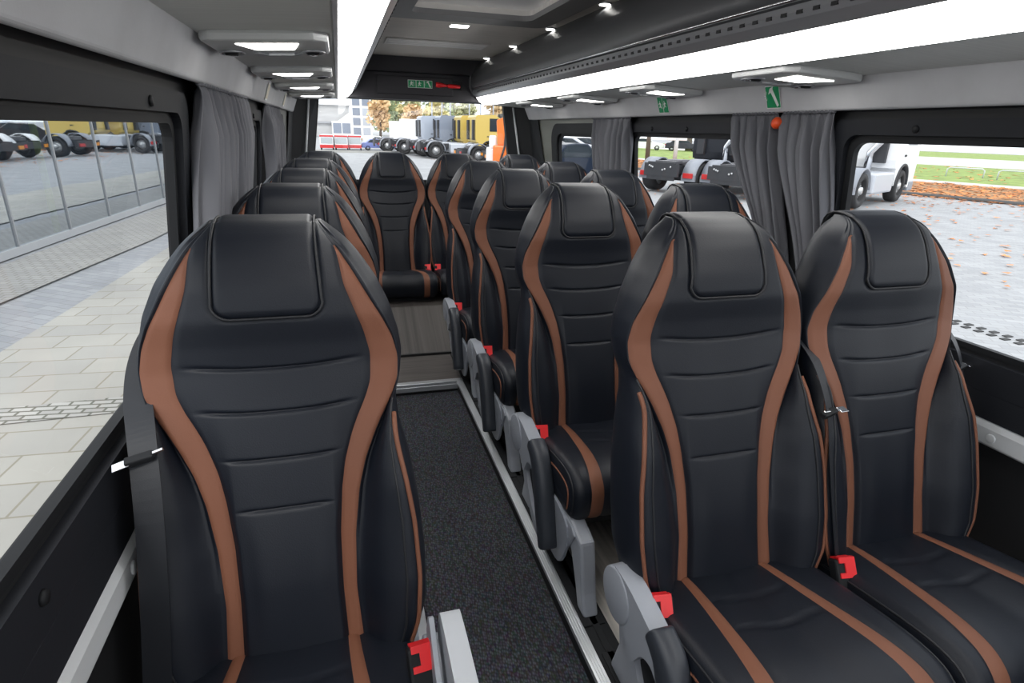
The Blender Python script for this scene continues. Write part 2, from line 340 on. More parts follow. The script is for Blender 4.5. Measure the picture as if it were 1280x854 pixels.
# luggage racks with light strips
for s in (1, -1):
    X = lambda x: mir(x, s); nm = 'right' if s > 0 else 'left'
    rk = empty('luggage_rack', (X(1.2), 1.8, Z(.3))); tag(rk, 'long dark overhead luggage rack on the %s side with a white light strip' % nm, 'luggage rack')
    L = lambda x, z: (X(x)-X(1.2), z-.3)
    ya, yb = Y0-1.8+.02, 4.86-1.8
    b = MB(); b.prism([L(*p) for p in ((1.46, .177), (1.18, .193), (1.165, .2), (1.2, .26), (1.46, .26))], 'y', ya, yb); b.build('underside', UNDER, rk)
    b = MB(); b.prism([L(*p) for p in ((1.166, .193), (1.161, .1885), (1.145, .188), (1.12, .196), (1.09, .212), (1.063, .240), (1.072, .25), (1.15, .225))], 'y', ya, yb, smooth=True); b.build('light_strip', LED, rk)
    b = MB(); b.prism([L(*p) for p in ((1.176, .189), (1.167, .189), (1.166, .193), (1.176, .197))], 'y', ya, yb); b.build('strip_edge', RACKS, rk)
    b = MB(); b.prism([L(*p) for p in ((1.063, .240), (1.036, .262), (1.030, .275), (1.034, .292), (1.07, .295), (1.09, .25))], 'y', ya, yb); vs = b.build('vent_strip', RACKS, rk)
    b = MB()
    for k in range(110):
        y = ya+.25+k*.0520
        if y > yb-.03: break
        b.box((L(1.0305, 0)[0]-.002, y, -.030), (L(1.0305, 0)[0]+.002, y+.019, -.022))
    b.build('vent_slots', DARKER, vs)['kind'] = 'stuff'
    b = MB(); b.tube([(L(1.026, 0)[0], y, .302-.3) for y in (ya, 0, yb)], .006, 8); b.build('chrome_rail', CHROME, rk)
    face = [(1.034, .296), (1.018, .305), (1.010, .33), (1.012, .37), (1.03, .42), (1.062, .465), (1.105, .499), (1.60, .499), (1.60, .30), (1.46, .24), (1.10, .26)]
    b = MB(); b.prism([L(*p) for p in face], 'y', ya, yb-.06, smooth=True); b.build('bin_face', RACKD, rk)
    # rounded end cap
    b = MB(); sec = [(1.46, .177), (1.18, .190), (1.163, .186), (1.10, .207), (1.058, .236), (1.028, .27), (1.008, .31), (1.006, .37), (1.03, .43), (1.10, .5), (1.46, .5)]
    b.prism([L(*p) for p in sec], 'y', yb-.02, yb+.02); b.build('end_cap', RACKD, rk, bevel=.01)
    rk['dummy'] = 0; del rk['dummy']
# downlights along the right rack
first = None
for k, y in enumerate((4.56, 3.85, 3.15, 2.48, 1.80, 1.1)):
    if first is None:
        first = empty('spot_lamp'); m_ = MB(); m_.cyl((0, 0, -.006), (0, 0, .002), .027, .031, 20); m_.build('bezel', CHROME, first)
        m_ = MB(); m_.cyl((0, 0, -.0085), (0, 0, -.004), .022, .023, 20); m_.build('lamp_lens', SPOTM, first); o = first
    elif y > 2.2: o = copy_tree(first)
    else: continue
    o.location = (1.075, y, Z(.499)); tag(o, ['round ceiling downlight over the rear row, farthest of the line', 'round ceiling downlight, second from the rear', 'round ceiling downlight beside the roof hatch corner, third from the rear', 'round ceiling downlight nearest the camera, beside the hatch'][k], 'spot lamp', 'row of small downlights beside the right rack')
# reading-lamp consoles under the racks
def console():
    e = empty('overhead_console')
    o_ = [(-.13, -.15), (-.11, -.165), (.10, -.165), (.13, -.13), (.13, .10), (.10, .13), (.02, .145), (-.02, .165), (-.06, .145), (-.12, .13), (-.13, .10)]
    b = MB(); b.prism(o_, 'z', -.022, 0); b.build('housing', PSU, e, bevel=.008)
    b = MB(); b.add([(-.065, -.115, -.0235), (.065, -.115, -.0235), (.050, -.005, -.0235), (-.035, -.005, -.0235), (-.065, -.115, -.019), (.065, -.115, -.019), (.050, -.005, -.019), (-.035, -.005, -.019)], [(0, 1, 2, 3), (0, 1, 5, 4), (1, 2, 6, 5), (2, 3, 7, 6), (3, 0, 4, 7)]); b.build('light_panel', SPOTM, e)
    for x in (-.095, .09):
        b = MB(); n = 20
        for k in range(n):
            pass
        b.tube([(x+.026*math.cos(2*PI*k/n), .045+.042*math.sin(2*PI*k/n), -.024) for k in range(n)], .003, 6, True); b.build('nozzle_ring', RACKS, e)
        b = MB(); b.cyl((x, .03, -.03), (x, .03, -.02), .014, .018, 14); b.build('air_nozzle', BLACKP, e)
        b = MB(); b.cyl((x, .065, -.029), (x, .065, -.02), .009, .011, 12); b.build('reading_light', CHROME, e)
    b = MB(); b.prism([(-.045, .03), (-.02, .075), (.05, .075), (.075, .03), (.065, .025), (.045, .062), (-.015, .062), (-.035, .025)], 'z', -.028, -.02); b.build('bezel', RACKS, e)
    return e
con = console(); used = False
for s in (-1, 1):
    for k, y in enumerate((1.62, 2.42, 3.22, 4.05)):
        o = copy_tree(con) if used else con; used = True
        o.location = (mir(1.318, s), y, Z(.187)); o.rotation_euler = (0, (.06 if s > 0 else -.06), 0)
        if s > 0: o.scale = (-1, 1, 1)
        tag(o, 'overhead reading light console under the %s rack, %s from the camera' % ('left' if s < 0 else 'right', ['nearest', 'second', 'third', 'farthest'][k]), 'overhead console', 'reading light consoles under the racks')

# signs
def sign_root(nm, label, loc, rot):
    e = empty(nm, loc); e.rotation_euler = rot; tag(e, label, 'sign'); return e
def hammer_pict(mb, cx, cy, s=1):
    mb.add([(cx+x*s, cy+y*s, .0022) for x, y in ((-.008, .014), (.000, .018), (.016, -.016), (.010, -.020))], [(0, 1, 2, 3)])
    mb.add([(cx+x*s, cy+y*s, .0022) for x, y in ((-.014, .006), (-.008, .018), (.003, .022), (.000, .014), (-.006, .010))], [(0, 1, 2, 3, 4)])
    for a in (0, .6, 1.2, -.6, 1.9): mb.add([(cx+(-.017+math.cos(a+2.4)*.003)*s, cy+(.003+math.sin(a+2.4)*.003)*s, .0022), (cx+(-.017+math.cos(a+2.4)*.010)*s, cy+(.003+math.sin(a+2.4)*.010)*s, .0022), (cx+(-.017+math.cos(a+2.6)*.010)*s, cy+(.003+math.sin(a+2.6)*.010)*s, .0022)], [(0, 1, 2)])
def man_pict(mb, cx, cy, s=1, fl=1):
    def q(pts): mb.add([(cx+x*s*fl, cy+y*s, .0022) for x, y in pts], [tuple(range(len(pts)))])
    q([(.003*math.cos(a), .014+.003*math.sin(a)) for a in [k*PI/4 for k in range(8)]])
    q([(-.004, .010), (.004, .010), (.003, -.002), (-.003, -.002)]); q([(.003, .009), (.012, .005), (.012, .002), (.003, .005)])
    q([(-.003, .009), (-.010, .001), (-.008, -.001), (-.003, .005)]); q([(.002, -.002), (.010, -.008), (.008, -.011), (-.001, -.004)]); q([(0, -.002), (-.009, -.015), (-.012, -.013), (-.003, 0)])
def arrow_pict(mb, cx, cy, s=1):
    mb.add([(cx+x*s, cy+y*s, .0022) for x, y in ((-.008, .002), (.002, .002), (.002, .007), (.010, 0), (.002, -.007), (.002, -.002), (-.008, -.002))], [(0, 1, 6), (1, 5, 6), (2, 3, 4)])
def door_pict(mb, cx, cy, s=1):
    for a, b in (((-.006, -.016), (.006, -.014)), ((-.006, .014), (.006, .016)), ((-.006, -.016), (-.004, .016)), ((.004, -.016), (.006, .016))):
        mb.add([(cx+a[0]*s, cy+a[1]*s, .0022), (cx+b[0]*s, cy+a[1]*s, .0022), (cx+b[0]*s, cy+b[1]*s, .0022), (cx+a[0]*s, cy+b[1]*s, .0022)], [(0, 1, 2, 3)])
def sign(nm, label, loc, M, w, h, cells):
    e = empty(nm); e.matrix_world = Matrix.Translation(loc) @ M; tag(e, label, 'sign')
    b = MB(); b.box((-w/2, -h/2, 0), (w/2, h/2, .0012)); b.build('sign_board', WHITE, e)
    n = len(cells); cw = w/n
    for i, c in enumerate(cells):
        x0 = -w/2+cw*i
        b = MB(); b.prism(rrect(x0+.0022, -h/2+.0025, x0+cw-.0022, h/2-.0025, .002, 3), 'z', .001, .0018); b.build('green_field', GREEN, e)
        p = MB(); cx = x0+cw/2; sc = min(cw/.040, h/.046)
        for kind in c:
            if kind == 'hammer': hammer_pict(p, cx+.002, 0, sc)
            if kind == 'man': man_pict(p, cx-.004*sc, 0, sc)
            if kind == 'manr': man_pict(p, cx, 0, sc, -1)
            if kind == 'door': door_pict(p, cx+.008*sc, 0, sc*.8)
            if kind == 'arrow': arrow_pict(p, cx, -.008*sc, sc*.6)
            if kind == 'arrowu': arrow_pict(p, cx, .012*sc, sc*.6)
        p.build('pictogram', WHITE, e, clean=False)
def facing(n, up):      # local z = n, local y = up
    n = Vector(n).normalized(); up = Vector(up); up = (up-n*up.dot(n)).normalized(); x = up.cross(n)
    return Matrix(((x.x, up.x, n.x, 0), (x.y, up.y, n.y, 0), (x.z, up.z, n.z, 0), (0, 0, 0, 1)))
nR = (-.092, 0, -.033); upR = (-.033, 0, .092)
sign('safety_sign', 'green and white hammer sign on the right panel above the curtains', (1.4655, 1.862, Z(.136)), facing(nR, upR), .072, .076, [['hammer']])
sign('safety_sign', 'green and white emergency exit sign on the right panel above the middle window', (1.4655, 2.62, Z(.134)), facing(nR, upR), .090, .074, [['manr', 'arrow'], ['man']])
sign('safety_sign', 'green and white triple exit sign on the black header over the rear window', (.625, 4.848, Z(.318)), facing((0, -1, 0), (0, 0, 1)), .185, .054, [['man', 'door'], ['arrow', 'man'], ['hammer']])
nL = (.092, 0, -.033); upL = (.033, 0, .092)
for y, lb in ((2.95, 'narrow reflective sticker on the left panel, nearer one'), (3.83, 'narrow reflective sticker on the left panel, farther one')):
    e = empty('sticker'); e.matrix_world = Matrix.Translation((-.2865, y, Z(.134))) @ facing(nL, upL); tag(e, lb, 'sticker')
    b = MB(); b.box((-.04, -.037, 0), (.04, .037, .0012)); b.build('sticker_sheet', WHITE, e); b = MB(); b.box((-.034, -.031, .001), (.034, .031, .002)); b.build('sticker_print', STICK, e)
# emergency hammer on the header
e = empty('emergency_hammer', (.745, 4.84, Z(.318))); tag(e, 'red emergency hammer clipped to the black header beside the triple sign', 'emergency hammer')
b = MB(); b.tube([(0, 0, .0), (.02, 0, .0), (.05, 0, -.001), (.085, 0, -.003)], [.017, .019, .014, .009], 12); b.build('hammer_head', RED, e)
b = MB(); b.tube([(.088, 0, -.004), (.10, 0, -.005), (.15, 0, -.006), (.185, 0, -.007), (.19, 0, -.007)], [.008, .015, .014, .012, .005], 12); b.build('handle', RED, e)
b = MB(); b.box((-.02, .01, -.03), (.2, .018, .03), .003); b.build('bracket', BLACKP, e)
# orange button by the curtains
e = empty('orange_button', (1.492, 1.845, Z(.052))); tag(e, 'small round orange knob between the two right curtains', 'knob')
b = MB(); b.tube([(.012, 0, 0), (-.012, 0, 0), (-.02, 0, 0), (-.024, 0, 0)], [.02, .020, .014, .004], 16); b.build('knob_cap', ORANGE, e)
b = MB(); b.cyl((.05, 0, 0), (.010, 0, 0), .014, .014, 12); b.build('knob_base', BLACKP, e)

# curtains ---------------------------------------------------------
def curtain(s, top, bot, zb, folds, label, seed, xt=1.498, xb=1.508, bow=0):
    rnd = random.Random(seed); nu, nv = folds*12, 40; V = []; Fc = []
    ph = [rnd.uniform(-.5, .5) for _ in range(folds+2)]
    for j in range(nv+1):
        t = j/nv
        for i in range(nu+1):
            u = i/nu; ya = top[0]+(top[1]-top[0])*u; yb_ = bot[0]+(bot[1]-bot[0])*u
            e_ = t*t*(3-2*t); y = ya+(yb_-ya)*(.35*t+.65*e_)+bow*math.sin(PI*t)
            f = u*folds; k = int(min(f, folds-1e-6)); a = ph[k]*(1-(f-k))+ph[k+1]*(f-k)
            amp = (.006+.027*min(1, t*5))*(1-.15*t)
            off = amp*math.sin(2*PI*f+a*2.2+1.1*math.sin(3*t+k)) + .004*math.sin(9*t+f*2)*t
            gath = .0045*math.sin(2*PI*f*2.7+seed)*math.exp(-((t-.05)/.05)**2)
            x = xt+(xb-xt)*t+off*.9+gath
            z = .086+(zb-.086)*t
            if t < .001: x = xt+.006*math.sin(2*PI*f*2.7)
            V.append((mir(x, s), y+.006*math.sin(2*PI*f+1), Z(z)))
    for j in range(nv):
        for i in range(nu): a = j*(nu+1)+i; Fc.append((a, a+1, a+nu+2, a+nu+1))
    me = mesh('curtain', V, Fc, True); o = link('curtain', me, CURT); md = o.modifiers.new('thickness', 'SOLIDIFY'); md.thickness = .0025
    b = MB(); # header tape
    nt = 60
    tp = []
    for i in range(nt+1):
        u = i/nt; tp.append((mir(xt-.004+.004*math.sin(2*PI*u*folds*2.7), s), top[0]+(top[1]-top[0])*u, Z(.086)))
    b.tube(tp, .006, 6); b.build('curtain_header', CURT, o)
    tag(o, label, 'curtain'); return o
curtain(1, (1.60, 1.832), (1.49, 1.60), -.52, 5, 'dark grey curtain beside the near right window, nearer of the pair', 1)
curtain(1, (1.862, 2.12), (1.70, 1.79), -.50, 5, 'dark grey curtain at the near edge of the middle right window', 2)
curtain(1, (3.0, 3.50), (2.99, 3.40), -.42, 7, 'dark grey curtain between the middle and rear right windows', 3)
curtain(-1, (1.66, 2.05), (1.42, 1.72), -.52, 5, 'dark grey curtain behind the near left window, nearer of the pair', 4)
curtain(-1, (2.09, 2.46), (1.92, 2.0), -.50, 5, 'dark grey curtain left side, second from the camera with gathered folds', 5)
curtain(-1, (3.1, 3.42), (3.08, 3.3), -.42, 5, 'dark grey curtain at the far end of the middle left window', 6)
curtain(-1, (3.44, 3.74), (3.42, 3.6), -.42, 4, 'dark grey curtain farthest on the left side', 7)
for s in (1, -1):
    b = MB(); b.tube([(mir(1.52, s), Y0+.1, Z(.10)), (mir(1.52, s), 4.2, Z(.10))], .006, 8); o = b.build('curtain_rail', BLACKP); tag(o, 'black curtain rail above the %s windows' % ('right' if s > 0 else 'left'), 'curtain rail')
    b = MB(); b.box((mir(1.557, s)-.012, 1.63, Z(-.6)), (mir(1.557, s)+.012, 1.90, Z(.10))); o = b.build('trim_%d' % (21 if s > 0 else 22), DARKER); tag(o, kind='structure')

# ================================================================== SEATS
def tab(xs, ys):
    xs = np.array(xs); ys = np.array(ys); gx = np.linspace(xs[0], xs[-1], 600); gy = np.interp(gx, xs, ys)
    k = np.exp(-np.linspace(-2, 2, 31)**2); k /= k.sum(); p = np.pad(gy, 15, mode='edge')
    # keep end slopes
    p[:15] = gy[0]+(gy[1]-gy[0])*np.arange(-15, 0); p[-15:] = gy[-1]+(gy[-1]-gy[-2])*np.arange(1, 16)
    gs = np.convolve(p, k, 'valid'); return lambda d: float(np.interp(d, gx, gs))
D = lambda *p: tab([a for a, b in p][::-1] if p[0][0] > p[-1][0] else [a for a, b in p], [b for a, b in p][::-1] if p[0][0] > p[-1][0] else [b for a, b in p])
yf_ = D((-.80, -.235), (-.744, -.220), (-.62, -.188), (-.489, -.148), (-.40, -.120), (-.30, -.090), (-.242, -.074), (-.20, -.072), (-.155, -.076), (-.10, -.066), (-.05, -.044), (-.02, -.022), (0, -.002))
def yf(d):
    y = yf_(d)
    if d > -.03: t = (d+.03)/.03; y += .030*(1-math.sqrt(max(0, 1-t*t)))
    return y
ybk_ = D((-.80, -.10), (-.60, -.055), (-.45, -.01), (-.30, .035), (-.15, .065), (-.05, .078), (0, .075))
def ybk(d):
    y = ybk_(d)
    if d > -.03: t = (d+.03)/.03; y -= .034*(1-math.sqrt(max(0, 1-t*t)))
    return y
xi_ = D((-.80, .092), (-.75, .092), (-.65, .089), (-.55, .091), (-.47, .099), (-.42, .108), (-.37, .124), (-.34, .137), (-.31, .152), (-.28, .163), (-.23, .166), (-.18, .155), (-.14, .141), (-.10, .127), (-.05, .1195), (-.035, .115), (0, .085))
xo_ = D((-.80, .122), (-.75, .119), (-.65, .113), (-.55, .118), (-.47, .130), (-.42, .144), (-.37, .166), (-.34, .182), (-.31, .200), (-.28, .213), (-.24, .216), (-.20, .207), (-.16, .189), (-.13, .172), (-.10, .156), (-.07, .139), (-.035, .1165), (0, .086))
w_t = D((-.80, .198), (-.76, .218), (-.68, .240), (-.6, .243), (-.5, .237), (-.42, .225), (-.36, .211), (-.32, .209), (-.28, .222), (-.24, .227), (-.2, .222), (-.15, .208), (-.10, .186), (-.06, .160), (-.035, .140), (-.015, .118), (0, .095))
bol = D((-.80, .85), (-.7, 1), (-.45, 1), (-.36, .75), (-.31, .25), (-.27, 0), (0, 0))   # strength of the lower bolster
rid = D((-.80, .168), (-.76, .190), (-.70, .211), (-.62, .219), (-.52, .216), (-.44, .206), (-.38, .196), (-.32, .192), (0, .19))
def half(d):
    w = w_t(d); xi = min(xi_(d), w-.012); xo = min(xo_(d), w-.008)
    if xo < xi+.0004: xo = xi+.0004
    b = bol(d); T = ybk(d)-yf(d)
    xp = min(.083, xi-.012)
    up = min(1, max(0, (d+.30)/.08))
    x4u, y4u = xo+(w-xo)*.62, .026*min(1, max(.2, -d/.06)); y4u = min(y4u, T*.3)
    x4l, y4l = rid(d), -.050
    x4 = x4u*(1-b)+x4l*b; y4 = y4u*(1-b)+y4l*b
    x3m = xo+(x4-xo)*.5; y3m = (.010*(1-b)+-.042*b)
    led = min(1, max(0, (-d-.29)/.05))*min(1, max(0, (d+.62)/.18)); y3m += .010*led
    yw = min(.055, T*.45)*(1-b)+(-.005)*b
    return [(0, 0), (xp, -.0015), (xi, .002+.004*b), (xo, .006*(1-b)+.001*b-.003*led), (min(xo+.008, x3m-.002), .006*(1-b)+.001*b+.013*led), (x3m, y3m), (x4, y4), (w, yw), (w*.97, max(yw+.02, T*.68)), (w*.80, T*.94), (w*.4, T), (0, T)]
SEGS = [16, 10, 8, 3, 6, 6, 5, 6, 4, 6, 5]
def cr_pts(P, segs):
    P = [Vector((a, b)) for a, b in P]; out = [P[0].copy()]; n = len(P)
    for i in range(n-1):
        p1, p2 = P[i], P[i+1]; p0 = P[i-1] if i > 0 else Vector((-P[1].x, P[1].y)); p3 = P[i+2] if i+2 < n else Vector((-P[-2].x, P[-2].y))
        L1 = max((p2-p1).length, 1e-5); m1 = (p2-p0)/max((p1-p0).length+L1, 1e-5)*L1; m2 = (p3-p1)/max((p3-p2).length+L1, 1e-5)*L1
        for k in range(1, segs[i]+1):
            t = k/segs[i]; t2, t3 = t*t, t*t*t
            out.append(p1*(2*t3-3*t2+1)+m1*(t3-2*t2+t)+p2*(-2*t3+3*t2)+m2*(t3-t2))
    return out
IX = [0]
for q in SEGS: IX.append(IX[-1]+q)
NH = IX[-1]
ZT = 1.056          # height of the headrest top above the platform
rows = list(np.arange(-.79, -.05, .0036))
rows += [-.05+.05*math.sin(PI/2*k/16) for k in range(0, 17)]
rows += [c+k*.0012 for c in (-.244, -.320, -.402, -.489) for k in range(-3, 6)]
rows = sorted(set(round(float(r), 5) for r in rows))
CREASE = (-.244, -.320, -.402, -.489)
def panel_d(x, d, arc=.0):     # signed distance to the rounded-U edge of the head panel (negative inside)
    hw = .083+.008*min(1, max(0, -d/.155)); bot = -.150; r = .028
    qx = abs(x)-(hw-r); qz = (bot+r)-d
    if qx > 0 and qz > 0: return math.hypot(qx, qz)-r
    return max(abs(x)-hw, bot-d)
def backrest_grid():
    G = []
    for d in rows:
        h = cr_pts(half(d), SEGS); y0 = yf(d); ring = []
        for j, p in enumerate(h):
            x, y = p.x, y0+p.y; dy = 0
            if j <= IX[6]:
                w_in = 1/(1+math.exp((abs(x)-(xi_(d)-.030))/.006))
                for c in CREASE:
                    dy += .0052*math.exp(-((d-c-.012*(x/.16)**2)/.0030)**2)*w_in
                if d < -.489: dy -= .006*math.sin(min(PI, (-.489-d)/.26*PI))*w_in
                e = min(abs(j-IX[2]), 9); e2 = min(abs(j-IX[3]), 9); ap = 1 if d < -.04 else 0
                dx = abs(x-xi_(d)); dx2 = abs(x-xo_(d))
                dy += ap*.0035*math.exp(-(dx/.0032)**2)+ap*.0035*math.exp(-(dx2/.0032)**2)
                if d > -.20:
                    pd = panel_d(x, d); dy += .0045*math.exp(-((pd-.001)/.003)**2) - (.0045 if pd < -.003 else 0)*min(1, -pd/.012 if pd < 0 else 0)
            ring.append((x, y+dy, d+ZT))
        G.append(ring)
    return G
G = backrest_grid(); NR = len(rows)
def sub_mesh(name, cells, m, parent, solid=False):
    """cells: list of ((row, col, sign)) quads of the back grid"""
    idx = {}; V = []; Fc = []
    def vid(r, c, sg):
        if c == 0 or c == NH: sg = 1
        k = (r, c, sg)
        if k not in idx: idx[k] = len(V); x, y, z = G[r][c]; V.append((x*sg, y, z))
        return idx[k]
    for r, c, sg in cells:
        q = (vid(r, c, sg), vid(r, c+1, sg), vid(r+1, c+1, sg), vid(r+1, c, sg)); Fc.append(q if sg > 0 else q[::-1])
    return V, Fc, vid
def make_seat():
    root = empty('passenger_seat')
    apex = next(i for i, d in enumerate(rows) if d > -.036)
    strip = lambda r, c: IX[2] <= c < IX[3] and r < apex
    pan = lambda r, c: False
    black = [(r, c, sg) for r in range(NR-1) for c in range(NH) for sg in (1, -1) if not strip(r, c)]
    V, Fc, vid = sub_mesh('backrest', black, None, None)
    top = [vid(NR-1, c, 1) for c in range(NH+1)]+[vid(NR-1, c, -1) for c in range(NH-1, 0, -1)]; Fc.append(tuple(top))
    bot = [vid(0, c, 1) for c in range(NH+1) if not (IX[2] < c < IX[3])]+[vid(0, c, -1) for c in range(NH-1, 0, -1) if not (IX[2] < c < IX[3])]; Fc.append(tuple(bot[::-1]))
    br = link('backrest', mesh('backrest', V, Fc, True), [LEATHER, LEATHER2], root)
    for sg in (1, -1):
        V, Fc, vid = sub_mesh('s', [(r, c, sg) for r in range(apex) for c in range(IX[2], IX[3])], None, None)
        o = link('side_stripe', mesh('side_stripe', V, Fc, True), BROWN, root); tag(o, 'brown leather stripe')
    # head panel laid over the crest
    V = []; Fc = []; path = []
    ds = [-.150+.150*t/34 for t in range(0, 32)]
    for t in range(35):
        d = -.147+.147*math.sin(PI/2*min(1, t/34)); path.append((d, yf(d)-.0075*(1 if t < 34 else 1), d+ZT+(.0035 if t > 26 else 0)*((t-26)/8)))
    yl, zl = path[-1][1], path[-1][2]
    for k, (yy, zz) in enumerate(((yl+.014, zl+.003), (yl+.03, zl+.0045), (yl+.046, zl+.0035), (yl+.062, zl-.003), (yl+.071, zl-.014), (yl+.075, zl-.03), (yl+.0765, zl-.05))): path.append((0, yy, zz))
    nx = 34
    for j, (d, y, z) in enumerate(path):
        hw = .0795+.008*min(1, max(0, -d/.155)); r = .027
        q = (-.147+r)-d
        if q > 0: hw = hw-r+math.sqrt(max(0, r*r-q*q))
        for i in range(nx+1):
            u = -math.cos(PI*i/nx) ; x = hw*u; e = hw-abs(x); drop = .0055*max(0, 1-e/.010)**2 if e < .010 else 0
            if d < -.135: drop = max(drop, .0055*max(0, 1-(d+.147)/.010)**2)
            zz = z+(0 if j < 35 else 0)
            if j >= 32: V.append((x, y, zz-drop))
            else: V.append((x, y+drop, zz))
    for j in range(len(path)-1):
        for i in range(nx): a = j*(nx+1)+i; Fc.append((a, a+1, a+nx+2, a+nx+1))
    hp = link('headrest_panel', mesh('headrest_panel', V, Fc, True), LEATHER, root)
    pts = []
    m = MB(); L_ = []
    for j, (d, y, z) in reversed(list(enumerate(path))):
        hw = .0825+.008*min(1, max(0, -d/.155)); r = .029
        q = (-.150+r)-d
        if q > 0: continue
        L_.append((hw, y+(.0035 if j < 32 else 0), z+(-.001 if j < 32 else -.0035)))
    hw = .0825+.008; r = .029
    arc = [(hw-r+r*math.cos(a), -.150+r-r*math.sin(a)) for a in [PI/2*k/8 for k in range(1, 9)]]
    cent = [(hw-r-(hw-r)*k/10, -.150) for k in range(1, 11)]
    rt = L_+[(x, yf(d)-.0035, d+ZT) for x, d in arc+cent]
    full = rt+[(-x, y, z) for x, y, z in reversed(rt[:-1])]
    m.tube(full, .0026, 6); m.build('piping', THREAD, root)
    # second, thinner stitch line inside the panel
    # brown piping along the bolster edge
    for sg in (1, -1):
        m = MB(); pts = []; c = IX[6]
        for r in range(0, NR, 3):
            if -.76 < rows[r] < -.335:
                x, y, z = G[r][c+1]; k = .5
                pts.append(((x+.0012)*sg, y-.001, z))
        rad = [.0042-.0014*i/len(pts)*0+.001*(i/len(pts)) for i in range(len(pts))]
        m.tube(pts, rad, 6); m.build('piping', BROWN, root)
        m = MB(); pts = [((x_)*sg, y_, z_) for x_, y_, z_ in [tuple(G[r][IX[6]-2]) for r in range(0, NR, 3) if -.77 < rows[r] < -.31]]
        m.tube([(p[0], p[1]-.0005, p[2]) for p in pts], .0022, 6); m.build('seam', THREAD, root)
    # cushion --------------------------------------------------
    prof = [(-.175, .300), (-.205, .305), (-.25, .315), (-.31, .327), (-.36, .336), (-.40, .343), (-.45, .351), (-.50, .356), (-.545, .354), (-.575, .342), (-.593, .322), (-.600, .295), (-.597, .26), (-.588, .235), (-.572, .220), (-.54, .214), (-.40, .205), (-.25, .200), (-.175, .200)]
    pr_ = [Vector(p) for p in prof]; pp = []
    for i in range(len(pr_)-1):
        p0, p1, p2, p3 = pr_[max(i-1, 0)], pr_[i], pr_[i+1], pr_[min(i+2, len(pr_)-1)]; n = max(2, int((p2-p1).length/.008))
        for k in range(n):
            t = k/n; pp.append(.5*((2*p1)+(p2-p0)*t+(2*p0-5*p1+4*p2-p3)*t*t+(3*p1-p0-3*p2+p3)*t**3))
    pp.append(pr_[-1]); cen = []
    for p in pp: cen.append(Vector((min(-.215, max(-.545, p.x)), .268)))
    hw = .218
    def cols(p):
        t = min(1, max(0, (-.2-p.x)/.38)); si = .090+.038*t**1.4; so = .110+.054*t**1.3
        return [0, si, so, hw-.03, hw]
    segs = [8, 4, 5, 5]; cols_n = sum(segs); CI = [0, 8, 12, 17, 22]
    nrm = []
    for i, p in enumerate(pp):
        tgt = (pp[min(i+1, len(pp)-1)]-pp[max(i-1, 0)]).normalized(); nrm.append(Vector((-tgt.y, tgt.x)))
    CG = []
    for i, p in enumerate(pp):
        c = cols(p); line = []; n_ = nrm[i]
        if n_.dot(p-cen[i]) < 0: n_ = -n_
        j = 0
        for k in range(4):
            for q in range(segs[k]+(1 if k == 3 else 0)):
                u = q/segs[k]; x = c[k]+(c[k+1]-c[k])*u; ins = 0
                if k == 3: x = hw-.03+.03*math.sin(u*PI/2); ins = .03*(1-math.cos(u*PI/2))
                if k == 0: ins -= 0
                ins += .003*math.exp(-((x-c[1])/.003)**2)+.003*math.exp(-((x-c[2])/.003)**2)
                if i < len(pp)*.62: ins -= .006*math.sin(min(1, (x/(c[1])))*PI/2+0) if k == 0 else (.006 if k < 3 else .006*(1-u))
                if k == 0 and i < len(pp)*.62:
                    for yc in (-.300, -.385): ins += .0045*math.exp(-((p.x-yc+.014*(1-(x/c[1])**2))/.0042)**2)
                y, z = p.x-n_.x*ins, p.y-n_.y*ins
                line.append((x, y, z))
        # side wall towards the core
        for q in (1, 2, 3): t = (.0, .25, .6, 1)[q]; bx, by, bz = line[22]; line.append((hw+.003*math.sin(t*PI), by+(cen[i].x-by)*t, bz+(cen[i].y-bz)*t))
        CG.append(line)
    NC = len(CG[0])-1
    def cmesh(name, cells, m):
        idx = {}; V = []; Fc = []
        def vid(r, c, sg):
            if c == 0: sg = 1
            k = (r, c, sg)
            if k not in idx: idx[k] = len(V); x, y, z = CG[r][c]; V.append((x*sg, y, z))
            return idx[k]
        for r, c, sg in cells:
            q = (vid(r, c, sg), vid(r, c+1, sg), vid(r+1, c+1, sg), vid(r+1, c, sg)); Fc.append(q[::-1] if sg > 0 else q)
        return link(name, mesh(name, V, Fc, True), m, root)
    nr = len(CG)
    cmesh('seat_cushion', [(r, c, sg) for r in range(nr-1) for c in range(NC) for sg in (1, -1) if not (CI[1] <= c < CI[2])], LEATHER)
    for sg in (1, -1): tag(cmesh('cushion_stripe', [(r, c, sg) for r in range(nr-1) for c in range(CI[1], CI[2])], BROWN), 'brown leather stripe')
    fr = [i for i, p in enumerate(pp) if (p.y > .30 or p.x < -.56) and p.y > .225]
    for sg in (1, -1):
        m = MB(); m.tube([(CG[i][20][0]*sg, CG[i][20][1]-.0008, CG[i][20][2]+.0012) for i in fr[::2]], .0026, 6); m.build('seam', THREAD, root)
        m = MB(); m.tube([((hw+.0008)*sg, CG[i][22][1], CG[i][22][2]-.004) for i in fr[::2]], .0028, 6); m.build('piping', BROWN, root)
    # frame under the cushion
    m = MB(); m.box((-.19, -.54, .165), (.19, -.10, .205), .006); m.box((-.17, -.14, .18), (.17, -.06, .32), .01); m.build('seat_frame', BLACKP, root)
    return root
